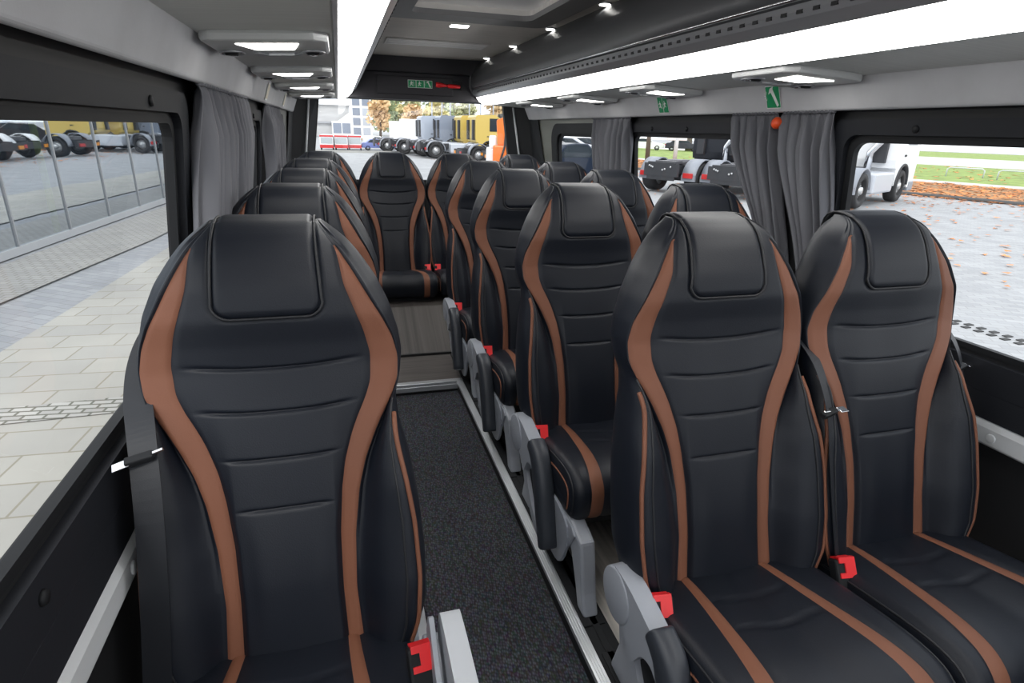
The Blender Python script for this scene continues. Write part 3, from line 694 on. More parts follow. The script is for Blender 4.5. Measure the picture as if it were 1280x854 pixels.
def add_leg(root, s):
    """pedestal on the aisle side (s=+1: aisle at +x)"""
    x = .19*s; P = [(-.715, .002), (-.665, .002), (-.64, .06), (-.60, .13), (-.56, .165), (-.30, .165), (-.26, .10), (-.22, .002), (-.13, .002), (-.16, .10), (-.13, .21), (-.58, .222), (-.655, .20), (-.672, .14), (-.69, .06)]
    m = MB(); m.prism(P, 'x', x-.022, x+.022); m.build('leg', SEATGREY, root, bevel=.008)
    m = MB(); m.prism([(-.625, .20), (-.575, .12), (-.52, .10), (-.40, .12), (-.31, .19), (-.30, .21), (-.60, .215)], 'x', x+s*.018, x+s*.027); m.build('leg_cover', mat('grey_plastic_soft', (.26, .28, .32), .45), root, bevel=.004)
    m = MB(); m.box((x-.03, -.74, 0), (x+.03, -.10, .006), .002); m.build('foot_plate', BLACKP, root)
def arc_pts(pts, n=5):
    P = [Vector(p) for p in pts]; out = []
    for i in range(len(P)-1):
        p0, p1, p2, p3 = P[max(i-1, 0)], P[i], P[i+1], P[min(i+2, len(P)-1)]
        for k in range(n): t = k/n; out.append(.5*((2*p1)+(p2-p0)*t+(2*p0-5*p1+4*p2-p3)*t*t+(3*p1-p0-3*p2+p3)*t**3))
    out.append(P[-1]); return out
def add_armrest(root, s, raised=False):
    x = .240*s; e = empty('armrest'); e.parent = root
    def X(a): return x+s*a
    py = -.325 if raised else -.215
    m = MB(); m.cyl((X(-.018), py, .305), (X(.027), py, .305), .062, .060, 32); m.build('pivot_cap', SEATGREY, e, bevel=.004)
    m = MB(); m.prism(rrect(-.262, .25, -.150, .36, .05), 'x', X(-.022), X(-.032)); m.build('inner_bracket', SEATGREY, e, bevel=.003)
    if not raised:
        P = [tuple(p) for p in arc_pts([(-.20, .367), (-.26, .366), (-.33, .352), (-.385, .335), (-.405, .30), (-.40, .262), (-.37, .275), (-.335, .262), (-.30, .215), (-.262, .25), (-.215, .243)], 4)]
        m = MB(); m.prism(P, 'x', X(-.016), X(.024), smooth=True); m.build('arm', SEATGREY, e, bevel=.006)
        # pad hanging down
        m = MB(); pts = arc_pts([(-.352, .342), (-.40, .315), (-.435, .25), (-.47, .16), (-.505, .075)], 6); V = []; Fc = []; n = len(pts)
        for i, p in enumerate(pts):
            t = i/(n-1); tg = (pts[min(i+1, n-1)]-pts[max(i-1, 0)]).normalized(); nn = Vector((tg.y, -tg.x)); hw_ = .024+.012*math.sin(PI*min(1, t*1.0)); 
            if i == 0: hw_ *= .75
            if i == n-1: hw_ *= .8
            for k in range(14):
                a = 2*PI*k/14; cu = math.copysign(abs(math.cos(a))**.6, math.cos(a)); sv = math.copysign(abs(math.sin(a))**.6, math.sin(a))
                q = p+nn*cu*hw_; V.append((X(.004)+s*sv*.027, q.x, q.y))
        for i in range(n-1):
            for k in range(14): Fc.append((i*14+k, i*14+(k+1) % 14, (i+1)*14+(k+1) % 14, (i+1)*14+k))
        Fc.append(tuple(range(14))); Fc.append(tuple((n-1)*14+k for k in range(14))); m.add(V, Fc, True); m.build('pad', PADB, e, bevel=.004)
        # curved lower guard with the dark recline lever slot
        m = MB(); o_ = arc_pts([(-.235, .27), (-.262, .20), (-.31, .13), (-.385, .075), (-.46, .05)], 5); i_ = arc_pts([(-.46, .085), (-.40, .10), (-.335, .155), (-.295, .215), (-.28, .27)], 5)
        m.prism([tuple(p) for p in o_+i_], 'x', X(-.020), X(.012)); m.build('guard', SEATGREY, e, bevel=.004)
        m = MB(); m.prism([(-.285, .255), (-.30, .20), (-.345, .14), (-.41, .10), (-.40, .20), (-.35, .25)], 'x', X(-.020), X(.0)); m.build('lever', BLACKP, e, bevel=.003)
        m = MB(); m.prism([tuple(p) for p in arc_pts([(-.22, .25), (-.25, .17), (-.33, .10), (-.45, .04), (-.55, .06), (-.58, .20), (-.40, .235)], 4)], 'x', X(-.028), X(-.018)); m.build('side_shield', mat('grey_plastic_soft', (.26, .28, .32), .45), e, bevel=.002)
    else:
        P = [tuple(p) for p in arc_pts([(-.315, .39), (-.335, .445), (-.37, .460), (-.48, .460), (-.62, .455), (-.645, .44), (-.64, .415), (-.50, .410), (-.43, .39), (-.39, .34), (-.37, .29), (-.32, .29)], 4)]
        m = MB(); m.prism(P, 'x', X(.006), X(.040)); m.build('arm', mat('arm_light_grey', (.42, .44, .47), .4), e, bevel=.008)
        m = MB(); m.prism([tuple(p) for p in arc_pts([(-.30, .38), (-.335, .44), (-.40, .40), (-.48, .36), (-.49, .30), (-.32, .27)], 4)], 'x', X(-.012), X(-.003)); m.build('inner_guard', SEATGREY, e, bevel=.003)
    return e
def add_buckle(root, x, y=-.268, z=.350, tilt=.5):
    e = empty('belt_buckle'); e.parent = root; e.scale = (1.3, 1.3, 1.3); e.location = (x, y-.02, z); e.rotation_euler = (-.55, 0, .12 if x > 0 else -.12)
    m = MB(); m.box((-.019, -.011, -.065), (.019, .011, .0), .004); m.build('buckle_body', BLACKP, e)
    m = MB(); L_ = [(-.0145, .0035), (.0145, .0035), (.0145, -.030), (-.0145, -.030), (-.0145, -.022), (-.004, -.022), (-.004, -.006), (-.0145, -.006)]
    m.prism(L_, 'y', -.0135, -.002); m.box((-.0145, -.0125, -.002), (.0145, .0085, .0028)); m.build('release_button', RED, e)
    m = MB(); m.tube([(0, 0, -.06), (0, .03, -.10), (0, .07, -.15)], .006, 8); m.build('stalk', BLACKP, e)
def ribbon(mb, pts, width, wdir, th=.0016):
    pts = arc_pts(pts, 6); n = len(pts); V = []; Fc = []
    for i, p in enumerate(pts):
        t = (pts[min(i+1, n-1)]-pts[max(i-1, 0)]).normalized(); wd = Vector(wdir); wd = (wd-t*wd.dot(t)).normalized(); nn = t.cross(wd)
        for a, b in ((-1, -1), (1, -1), (1, 1), (-1, 1)): V.append(p+wd*a*width/2+nn*b*th/2)
    for i in range(n-1):
        for k in range(4): Fc.append((i*4+k, i*4+(k+1) % 4, (i+1)*4+(k+1) % 4, (i+1)*4+k))
    Fc += [(0, 1, 2, 3), tuple((n-1)*4+k for k in range(4))]
    mb.add(V, Fc, False)
def add_belt(root, s, wall=False):
    """three-point belt on side s (+1: +x): comes over the side, lies beside the bolster"""
    e = empty('seat_belt'); e.parent = root
    if s < 0: pts = [(-.19, .075, .88), (-.222, .05, .845), (-.233, .005, .81), (-.226, -.06, .775), (-.212, -.118, .742), (-.204, -.156, .698), (-.199, -.20, .608), (-.203, -.238, .48), (-.212, -.272, .345), (-.225, -.28, .26)]
    elif wall: pts = [(.19, .075, .93), (.228, .06, .86), (.255, .02, .80), (.286, -.034, .743), (.312, -.065, .654), (.325, -.085, .53), (.33, -.09, .30)]
    else: pts = [(.19, .075, .93), (.224, .055, .86), (.236, -.03, .80), (.242, -.105, .745), (.243, -.165, .66), (.244, -.198, .565), (.249, -.24, .43), (.258, -.272, .313), (.258, -.27, .26)]
    lx = -.199 if s < 0 else .305 if wall else .243; ly = -.160 if s < 0 else -.062 if wall else -.172; lz = .71 if s < 0 else .68 if wall else .66
    m = MB(); ribbon(m, pts, .044, (1, -.1, 0) if s < 0 else (.85, .55, 0)); m.build('webbing', BELT, e)
    m = MB(); m.box((-.034, -.004, -.0035), (.034, .004, .0035), .0015); m.box((.03, -.012, -.0018), (.062, .012, .0018), .001); o = m.build('latch_plate', CHROME, e)
    o.location = (lx, ly, lz); o.rotation_euler = (.3, -.25 if s < 0 else .1, .2); o.scale = (s*.8, .7, .6)
    m = MB(); m.box((-.03, -.008, -.006), (.012, .008, .006), .003); o = m.build('latch_cover', BLACKP, e); o.location = (lx, ly, lz-.002); o.rotation_euler = (.3, -.15, .2)
    m = MB(); q = pts[-1]; m.box((q[0]-.02, q[1]-.012, q[2]-.024), (q[0]+.02, q[1]+.012, q[2]+.006), .003); m.build('anchor', CHROME, e)
base_seat = make_seat()
def seat(X_, Y_, label, grp, aisle=0, leg=0, belt=0, raised=False, buckle=0, cushion=True, first=False, rz=0, zo=0):
    r = base_seat if first else copy_tree(base_seat)
    r.location = (X_, Y_, .05+zo); r.rotation_euler = (0, 0, rz)
    tag(r, label, 'seat', grp)
    return r
SEATS = []
lab = {
 'L0': 'front left single seat with its grey armrest folded level', 'L1': 'second single seat in the left row behind the front one', 'L2': 'third single seat in the left row', 'L3': 'fourth single seat in the left row, before the rear bench row', 
 'A0': 'front aisle seat of the right pair with hanging armrest and red buckle', 'B0': 'front window seat of the right pair beside the large right window',
 'A1': 'second-row aisle seat on the right showing its grey leg and cushion', 'B1': 'second-row right window seat beside the grey curtains',
 'A2': 'third-row aisle seat on the right', 'B2': 'third-row right window seat before the truck-filled window',
 'A3': 'fourth-row aisle seat on the right, near the step', 'B3': 'fourth-row right window seat near the rear side window',
 'R0': 'rear row seat at the far left corner', 'R1': 'rear row seat facing straight down the aisle', 'R2': 'rear row seat half hidden right of the aisle one', 'R3': 'rear row seat in the far right corner'}
YR = {'A': [1.082, 1.807, 2.526, 3.19], 'L': [1.104, 1.76, 2.42, 3.17]}
for k in range(4):
    SEATS.append((-.137, YR['L'][k], 'L%d' % k)); SEATS.append((.762 if k == 0 else .752, YR['A'][k], 'A%d' % k)); SEATS.append((1.212 if k == 0 else 1.2, YR['A'][k]+(.0 if k else .0), 'B%d' % k))
for k, x in enumerate((-.12, .323, .775, 1.225)): SEATS.append((x, 4.13, 'R%d' % k))
done = False
for X_, Y_, nm in SEATS:
    # the bare copies first; each one's own fittings are added after
    r = copy_tree(base_seat) if done else base_seat
    if not done: done = True; plain = [c for c in base_seat.children]
    else:
        for c in list(r.children):
            if c.name.split('.')[0] in ('leg', 'leg_cover', 'foot_plate', 'armrest', 'belt_buckle', 'seat_belt'): 
                for q in [c]+list(c.children): bpy.data.objects.remove(q, do_unlink=True) if q.name in bpy.data.objects else None
    r.location = (X_, Y_, .05)
    tag(r, lab[nm], 'seat', 'black and brown passenger seats')
    SEATS[SEATS.index((X_, Y_, nm))] = (r, X_, Y_, nm)
arm0 = {}
def fit(r, nm):
    t, k = nm[0], int(nm[1])
    if t == 'A': add_leg(r, -1); add_armrest(r, -1); add_buckle(r, -.205, -.262, .352); add_belt(r, 1)
    if t == 'B': add_buckle(r, -.205, -.262, .352); add_belt(r, 1, True)
    if t == 'L': add_leg(r, 1); add_armrest(r, 1, k == 0); add_buckle(r, .207 if k else .212, -.262 if k else -.315, .352 if k else .385); add_belt(r, -1)
    if t == 'R':
        add_buckle(r, .19 if k < 2 else -.19, -.262, .352)
        m = MB(); m.box((-.2, -.50, .178), (.2, -.1, .206), .004); m.build('seat_base', BLACKP, r)
for r, X_, Y_, nm in SEATS: fit(r, nm)
#EXTERIOR
# ================================================================== OUTSIDE
GZ = Z(-1.82)
def P2(x, y, z=0): return Vector((x, y, GZ+z))
def poly(name, pts, z, m, kind='structure', label=None, cat=None):
    me = mesh(name, [P2(x, y, z) for x, y in pts], [tuple(range(len(pts)))]); o = link(name, me, m)
    if me.polygons[0].normal.z < 0: me.flip_normals()
    tag(o, label, cat, kind=kind); return o
PAV = brick_mat('ground_pavers', (.40, .41, .42), (.33, .34, .355), (.29, .29, .29), .22, .11, .006, rot=.6)
SLAB = brick_mat('ground_slabs', (.47, .455, .41), (.41, .40, .37), (.31, .29, .23), .46, .31, .008, rot=.06)
COB = brick_mat('ground_cobbles', (.42, .41, .385), (.36, .355, .34), (.28, .27, .24), .13, .10, .010, rot=.08)
SETT = brick_mat('ground_setts', (.52, .51, .48), (.40, .39, .37), (.17, .17, .14), .13, .062, .010, rot=.1)
GRASS = mat('lawn_grass', (.22, .30, .07), .9, var=(1.5, .35))
ROADM = mat('road_concrete', (.55, .54, .52), .9, var=(1, .06))
poly('ground', [(-40, -40), (150, -40), (150, 260), (-40, 260)], -.02, PAV)
poly('ground', [(-3.35, -10), (-.0, -10), (-.0, 30), (-1.6, 36), (-1.9, 30)], .0, SLAB)
poly('ground', [(-5.6, -10), (-3.9, -3), (-3.479, 6.954), (-3.03, 10.62), (-1.9, 30), (-2.6, 34)], .004, COB)
poly('ground', [(-2.6, 3.95), (-1.0, 4.02), (-1.0, 4.28), (-2.7, 4.2), (-3.4, 4.15), (-3.4, 3.9)], .006, SETT)
# right hand side: leaf strip, path, lawn, road
kd = Vector((21.31-20.185, 14.0-17.435)).normalized(); kn = Vector((-kd.y, kd.x)); kn = kn if kn.x > 0 else -kn
k0 = Vector((20.185, 17.435))
def KL(t, off): v = k0-kd*t+kn*off; return (v.x, v.y)
def kline(t): return KL(t, 0)
def band(name, o0, o1, z, m, **k): return poly(name, [KL(-30, o0), KL(14, o0), KL(90, o0+8), KL(90, o1+8), KL(14, o1), KL(-30, o1)], z, m, **k)
band('ground', .2, 8.6, .03, mat('leaf_soil', (.30, .17, .08), .95, var=(2.5, .4)))
band('ground', 8.6, 10.6, .035, ROADM)
band('lawn', 10.6, 36, .03, GRASS)
band('ground', 36, 70, .035, ROADM)
band('lawn', 70, 130, .03, GRASS)
b = MB()
pts = [KL(-30+2*i, .1) for i in range(0, 50)]
b.tube([P2(x, y, .02) for x, y in pts], .09, 6); o = b.build('kerb', mat('kerb_stone', (.10, .10, .10), .8)); tag(o, kind='structure')
b = MB(); b.box((-40, 46.8, GZ-.02), (8, 47.1, GZ+.14)); o = b.build('kerb', mat('kerb_light', (.4, .4, .38), .8)); tag(o, kind='structure')
# drainage strip with dark slots
b = MB()
for r_ in range(2):
    for k in range(26):
        y = 5.6-k*.13+(r_*.065); x = 6.2+r_*.13+(5.6-y)*.05; b.box((x, y, GZ-.018), (x+.085, y+.055, GZ-.010))
o = b.build('drain_slots', mat('drain_dark', (.03, .03, .03), .7)); tag(o, 'two rows of dark drain slots in the pale paving on the right', 'drain', kind='stuff')
# fallen leaves
rnd = random.Random(3); V = []; Fc = []
def leaf(x, y, z, s):
    a = rnd.uniform(0, 6.28); t = rnd.uniform(-.5, .5); k = len(V)
    for u, v in ((-1, 0), (0, .6), (1, 0), (0, -.6)):
        dx, dy = u*math.cos(a)-v*math.sin(a), u*math.sin(a)+v*math.cos(a); V.append(P2(x+dx*s, y+dy*s, z+abs(u)*t*s*.6+.012))
    Fc.append((k, k+1, k+2, k+3))
for _ in range(6500):
    t = rnd.uniform(-12, 40); off = rnd.uniform(.3, 8.6); x, y = KL(t, off+(max(0, t-14)/76*8)); leaf(x, y, .05, rnd.uniform(.08, .16))
for _ in range(3000):
    t = rnd.uniform(-12, 26); off = -rnd.random()**2.4*15; x, y = KL(t, off)
    if x > 5.5: leaf(x, y, 0, rnd.uniform(.05, .10))
for _ in range(500):
    t = rnd.uniform(-12, 26); off = rnd.uniform(10, 36); x, y = KL(t, off); leaf(x, y, .05, rnd.uniform(.1, .2))
lm_ = mat('fallen_leaf', (.62, .23, .07), .8, var=(.8, .5)); o = link('fallen_leaves', mesh('fallen_leaves', V, Fc), lm_); tag(o, 'orange fallen leaves scattered on the paving and verge at the right', 'leaves', kind='stuff')
# bicycle hoops on the lawn edge
for k, (x, y, l) in enumerate(((62.0, 49.2, 3.2), (63.0, 44.6, 7.6))):
    x *= .55; y *= .55; l *= .55; z0 = .03
    b = MB(); d = Vector((.45, -.89, 0)); p = P2(x, y, z0)
    b.tube([p, p+Vector((0, 0, .42)), p+d*.12+Vector((0, 0, .5)), p+d*(l-.12)+Vector((0, 0, .5)), p+d*l+Vector((0, 0, .42)), p+d*l], .04, 8); o = b.build('barrier_hoop', RAILG)
    tag(o, ('short' if k == 0 else 'long')+' low grey metal hoop barrier standing on the grass', 'barrier')

# vehicles
TYRE = mat('tyre_rubber', (.025, .025, .027), .8); HUB = mat('wheel_silver', (.6, .61, .62), .35, metal=.5); CHAS = mat('chassis_dark', (.035, .037, .042), .6)
FEND = mat('fender_grey', (.27, .29, .33), .45); TAIL = mat('tail_light_red', (.55, .03, .03), .3); DGL = mat('vehicle_glass', (.03, .04, .05), .08); AMB = mat('amber_lamp', (.8, .3, .03), .3)
def paint(n, c): return mat('paint_'+n, c, .3)
def wheel(parent, x, y, r, w, s, hub=HUB):
    b = MB(); pr_ = [(r*.62, -w/2), (r*.93, -w/2), (r, -w*.35), (r, w*.35), (r*.93, w/2), (r*.62, w/2)]; V = []; Fc = []; n = 24
    for k in range(n):
        a = 2*PI*k/n
        for rr, xx in pr_: V.append((xx, rr*math.cos(a), rr*math.sin(a)))
    for k in range(n):
        for j in range(6): Fc.append((k*6+j, k*6+(j+1) % 6, ((k+1) % n)*6+(j+1) % 6, ((k+1) % n)*6+j))
    b.add(V, Fc, True); wo = b.build('wheel', TYRE, parent); wo.location = (x, y, r)
    b = MB(); b.cyl((-s*w*.3, 0, 0), (s*w*.28, 0, 0), r*.62, r*.56, 20); b.cyl((s*w*.2, 0, 0), (s*w*.5, 0, 0), r*.24, r*.2, 12)
    for k in range(8): a = k*PI/4; b.cyl((s*w*.28, r*.36*math.cos(a), r*.36*math.sin(a)), (s*w*.34, r*.36*math.cos(a), r*.36*math.sin(a)), r*.05, r*.05, 6)
    b.build('rim', hub, wo)
def arch(b, x0, x1, yc, zc, r, th=.04, a0=-10, a1=190, n=14):
    V = []; Fc = []
    for k in range(n+1):
        a = math.radians(a0+(a1-a0)*k/n)
        for rr in (r, r+th):
            for x in (x0, x1): V.append((x, yc+rr*math.cos(a), zc+rr*math.sin(a)))
    for k in range(n):
        i = k*4; Fc += [(i, i+1, i+5, i+4), (i+2, i+6, i+7, i+3), (i, i+4, i+6, i+2), (i+1, i+3, i+7, i+5)]
    Fc += [(0, 2, 3, 1), (n*4, n*4+1, n*4+3, n*4+2)]
    b.add(V, Fc, True)
def tractor(loc, bearing, pm, label, hc=3.4, hi=True, grp='parked truck tractors'):
    e = empty('truck_tractor', (loc[0], loc[1], GZ), -math.radians(bearing)); tag(e, label, 'truck', grp)
    b = MB(); b.box((-.45, .05, .62), (-.35, 4.9, .9)); b.box((.35, .05, .62), (.45, 4.9, .9)); b.box((-.75, .0, .55), (.75, .10, .95)); b.box((-.35, 1.4, .6), (.35, 1.5, .85)); b.box((-.35, 2.6, .6), (.35, 2.7, .85)); b.cyl((-1.0, 1, .5), (1.0, 1, .5), .12); b.cyl((-1.0, 4.6, .5), (1.0, 4.6, .5), .1)
    b.build('chassis', CHAS, e)
    b = MB(); b.cyl((0, 1.1, .93), (0, 1.1, 1.06), .52, .46, 24); b.prism([(-.45, .25), (.45, .25), (.30, 1.15), (-.30, 1.15)], 'z', .95, 1.03); b.box((-.62, .8, .88), (.62, 1.35, .96)); b.build('fifth_wheel', mat('fifth_wheel_steel', (.10, .10, .11), .4), e)
    for s in (1, -1):
        wheel(e, s*.97, 1.0, .50, .55, s); wheel(e, s*1.06, 4.6, .50, .34, s)
        b = MB(); arch(b, s*.68, s*1.26, 1.0, .50, .58, a0=0, a1=180); b.box((min(s*.68, s*1.26), .36, .42), (max(s*.68, s*1.26), .44, .62)); b.build('fender', FEND, e)
        b = MB(); b.box((min(s*.78, s*1.18), .30, .52), (max(s*.78, s*1.18), .365, .68), .01); b.build('tail_light', TAIL, e)
        b = MB(); b.box((min(s*.5, s*1.24), 1.95, .35), (max(s*.5, s*1.24), 3.75, .95), .06); b.build('side_tank', paint('panel_silver', (.52, .55, .60)) if s > 0 else FEND, e)
    b = MB(); b.box((-.62, .01, .42), (.62, .08, 1.0), .02)
    b.build('rear_panel', CHAS, e)
    if hi:
        b = MB()
        for x in (-.5, -.35, -.42, .2, .45, .1): b.cyl((x, -.01, .72+abs(x)*.3), (x, -.04, .72+abs(x)*.3), .035, .03, 8)
        b.build('coupling', HUB, e)
        b = MB(); b.tube([(.55, 3.3, .95), (.55, 3.3, 1.5), (.75, 3.35, 1.8), (.8, 3.4, 2.4)], .11, 12); b.build('exhaust_pipe', CHROME, e)
    # cab: side profile with wheel arch
    prof = [(3.68, 1.05), (3.62, 1.3), (3.62, hc-.12), (3.75, hc), (4.9, hc+.03), (5.55, hc-.35), (5.85, 2.0), (5.95, 1.35), (5.95, .45), (5.40, .42)]
    prof += [(4.6+.62*math.cos(a), .52+.62*math.sin(a)) for a in [math.radians(q) for q in range(0, 181, 20)]] + [(3.90, .52), (3.80, 1.05)]
    b = MB(); b.prism(prof, 'x', -1.22, 1.22); b.build('cab', pm, e, bevel=.05)
    for s in (1, -1):
        b = MB(); b.prism([(4.55, 1.75), (5.45, 1.75), (5.35, 2.45), (5.2, 2.55), (4.55, 2.55)], 'x', s*1.21, s*1.235); b.build('side_window', DGL, e)
        b = MB(); arch(b, s*1.0, s*1.25, 4.6, .52, .60, .07, 0, 180); b.build('wheel_arch', CHAS, e)
        b = MB(); b.box((min(s*1.225, s*1.25), 4.38, 1.40), (max(s*1.225, s*1.25), 4.52, 1.46)); b.build('handle', CHAS, e)
        b = MB(); b.box((min(s*1.3, s*1.5), 5.5, 1.9), (max(s*1.3, s*1.5), 5.6, 2.6), .02); b.build('mirror', CHAS, e)
    b = MB(); b.box((-1.1, 5.75, 2.0), (1.1, 5.78, 2.9)); b.build('windscreen', DGL, e)
    b = MB(); b.box((-1.24, 5.5, .30), (1.24, 6.02, .62), .04); b.build('bumper', FEND, e)
    b = MB(); b.box((-.95, 3.48, 1.2), (-.6, 3.63, hc-.3), .02); b.box((.6, 3.48, 1.2), (.95, 3.63, hc-.3), .02); b.build('rear_baffle', CHAS, e)
    return e
    return e
WH = paint('white', (.82, .83, .84)); GOLD = paint('gold', (.62, .46, .12)); GREY = paint('blue_grey', (.24, .28, .36)); SIL = paint('silver_grey', (.45, .50, .58)); BLK = paint('near_black', (.02, .022, .028)); ORG = paint('orange', (.85, .20, .03)); BLU = paint('blue', (.06, .22, .55)); REDP = paint('red', (.6, .04, .04))
tractor((12.65, 14.18), 63, WH, 'white truck tractor standing in the right window beside the leaves')
t_ = tractor((11.42, 16.06), 63, BLK, 'truck tractor half hidden by the curtain, its rear in the middle window corner')
t2_ = tractor((10.2, 17.95), 63, BLK, 'dark truck tractor seen from behind with red tail light in the middle window')
t_.scale.x = .86; t2_.scale.x = .86
rows2 = [((5.0, 40.6), GOLD, 'nearer yellow truck tractor through the rear window'), ((4.6, 43.6), GOLD, 'farther yellow truck tractor through the rear window'), ((3.6, 46.6), GREY, 'blue grey truck tractor beside the yellow ones in the rear window'), ((2.6, 49.6), SIL, 'silver grey truck tractor next to the white box trailers')]
for p, pm, lb in rows2: tractor(p, 89, pm, lb, 2.75, hi=False, grp='truck tractors seen through the rear window')
for k, (p, pm) in enumerate((((7.2, 29.5), WH), ((7.6, 32.2), WH), ((6.6, 35.0), FEND))):
    e = empty('bare_chassis', (p[0], p[1], GZ), -math.radians(89)); tag(e, 'low truck chassis with fenders before the yellow trucks, %s from the bus' % ['nearest', 'second', 'third'][k], 'truck chassis', 'low truck chassis behind the rear window')
    b = MB(); b.box((-.45, .05, .55), (-.35, 5, .8)); b.box((.35, .05, .55), (.45, 5, .8)); b.box((-1.1, 0, .45), (1.1, .1, .75)); b.build('chassis', CHAS, e)
    b = MB(); b.prism(rrect(-.5, .5, .5, 1.6, .3), 'z', .8, .95); b.build('fifth_wheel', mat('fifth_wheel_steel', (.10, .10, .11), .4), e)
    for s in (1, -1):
        wheel(e, s*.97, 1.0, .48, .5, s); b = MB(); arch(b, s*.68, s*1.26, 1.0, .5, .56, a0=0, a1=180); b.build('fender', pm, e)
        b = MB(); b.box((min(s*.6, s*1.0), -.03, .5), (max(s*.6, s*1.0), .0, .65)); b.build('tail_light', TAIL if s > 0 else AMB, e)
def car(loc, bearing, pm, label, L_=4.4, Hh=1.45, van=False, grp='parked cars', scale=1):
    e = empty('van' if van else 'car', (loc[0], loc[1], GZ), -math.radians(bearing)); tag(e, label, 'van' if van else 'car', grp)
    w = .9
    if van: prof = [(0, .35), (0, Hh-.1), (.1, Hh), (L_*.72, Hh), (L_*.86, Hh*.62), (L_*.99, Hh*.5), (L_, .35)]
    else: prof = [(0, .35), (.02, .85), (.15, .98), (L_*.13, 1.02), (L_*.25, Hh-.05), (L_*.38, Hh), (L_*.52, Hh-.02), (L_*.70, 1.0), (L_*.96, .82), (L_, .6), (L_, .35)]
    b = MB(); b.prism(prof, 'x', -w, w); b.build('body', pm, e, bevel=.06)
    b = MB()
    g = [(L_*.60, Hh*.66), (L_*.70, Hh*.92), (L_*.46, Hh*.92), (L_*.46, Hh*.66)] if van else [(L_*.17, 1.03), (L_*.27, Hh-.10), (L_*.38, Hh-.06), (L_*.51, Hh-.08), (L_*.65, 1.03)]
    b.prism(g, 'x', -w-.01, w+.01); b.build('side_window', DGL, e)
    for s in (1, -1):
        for y in (L_*.18, L_*.80): wheel(e, s*(w-.08), y, .31, .2, s)
        b = MB(); b.box((min(s*.55, s*.86), -.02, .7), (max(s*.55, s*.86), .03, .85)); b.build('tail_light', TAIL, e)
    return e
car((5.85, 19.4), 62, paint('dark_blue', (.012, .022, .045)), 'dark blue car seen through the small rear side window', Hh=1.5)
car((39.5, 69), 118, paint('dark_car', (.03, .03, .045)), 'dark car driving past beyond the lawn, left part of the middle window', Hh=1.6)
car((36, 72), 118, WH, 'white car beyond the lawn behind the thin tree trunk')
car((46, 66), 118, WH, 'white van on the far road beyond the lawn', 5.2, 2.1, van=True)
car((43, 60), 118, SIL, 'silver car on the far road near the dark truck', Hh=1.5)
for k in range(4): car((14.5+k*2.6, 47+k*2.5), 120, [BLK, SIL, paint('dark_car', (.03, .03, .045)), WH][k], ['black', 'silver', 'dark', 'white'][k]+' parked car reflected in the glass facade', grp='parked cars mirrored in the facade')
# box trailers and buses behind
for k, (x, y) in enumerate(((4.4, 54), (5.6, 57))):
    e = empty('box_trailer', (x, y, GZ)); tag(e, 'plain white box trailer, %s one beside the grey trucks' % ['nearer', 'farther'][k], 'trailer', 'white box trailers')
    b = MB(); b.box((0, 0, .85), (3.1, 2.5, 2.35+.25*k), .03); b.build('box_body', WH, e)
    b = MB(); b.box((.1, .2, .6), (3, 2.3, .85)); b.build('chassis', CHAS, e)
    for s in (0, 1):
        for xx in (.5, 1.3): 
            w_o = MB(); w_o.cyl((xx, s*2.2, .45), (xx, s*2.2+.3, .45), .45, .45, 18); w_o.build('wheel', TYRE, e)
def bus(loc, brg, label, pm, w=2.4, l=7, h=2.3):
    e = empty('bus', (loc[0], loc[1], GZ), -math.radians(brg)); tag(e, label, 'bus', 'buses parked beyond the rear kerb')
    b = MB(); b.box((-w/2, 0, .35), (w/2, l, h), .15); b.build('body', WH, e)
    b = MB(); b.box((-w/2+.15, -.03, 1.0), (w/2-.15, .05, h-.35), .05); b.build('windscreen', mat('bus_glass', (.45, .5, .52), .1), e)
    b = MB(); b.box((-w/2-.02, -.05, .35), (w/2+.02, .03, .85), .04); b.build('bumper', pm, e)
    b = MB(); b.box((-w/2-.01, -.04, h-.3), (w/2+.01, .3, h-.02), .04); b.build('roof_band', pm, e)
    for s in (1, -1):
        b = MB(); b.cyl((s*(w/2-.25), 1.4, .45), (s*w/2, 1.4, .45), .45, .45, 18); b.build('wheel', TYRE, e)
    return e
for q_, lb in (((-.95, 50), 'red and white bus at the far left of the rear window'), ((.15, 50.3), 'red and white bus, second from the left in the rear window'), ((1.2, 50.8), 'red and white bus below the stair tower')):
    o = bus(q_, 2, lb, REDP); o.scale = (.42, .5, .5)
o = car((1.75, 51.9), 88, paint('violet_blue', (.20, .25, .55)), 'blue car parked beyond the rear kerb', 4.4, 1.5); o.scale = (.6, .6, .6)
o = car((2.0, 54.6), 88, WH, 'white van beyond the blue car in the rear window', 5.0, 2.2, van=True); o.scale = (.5, .4, .5)
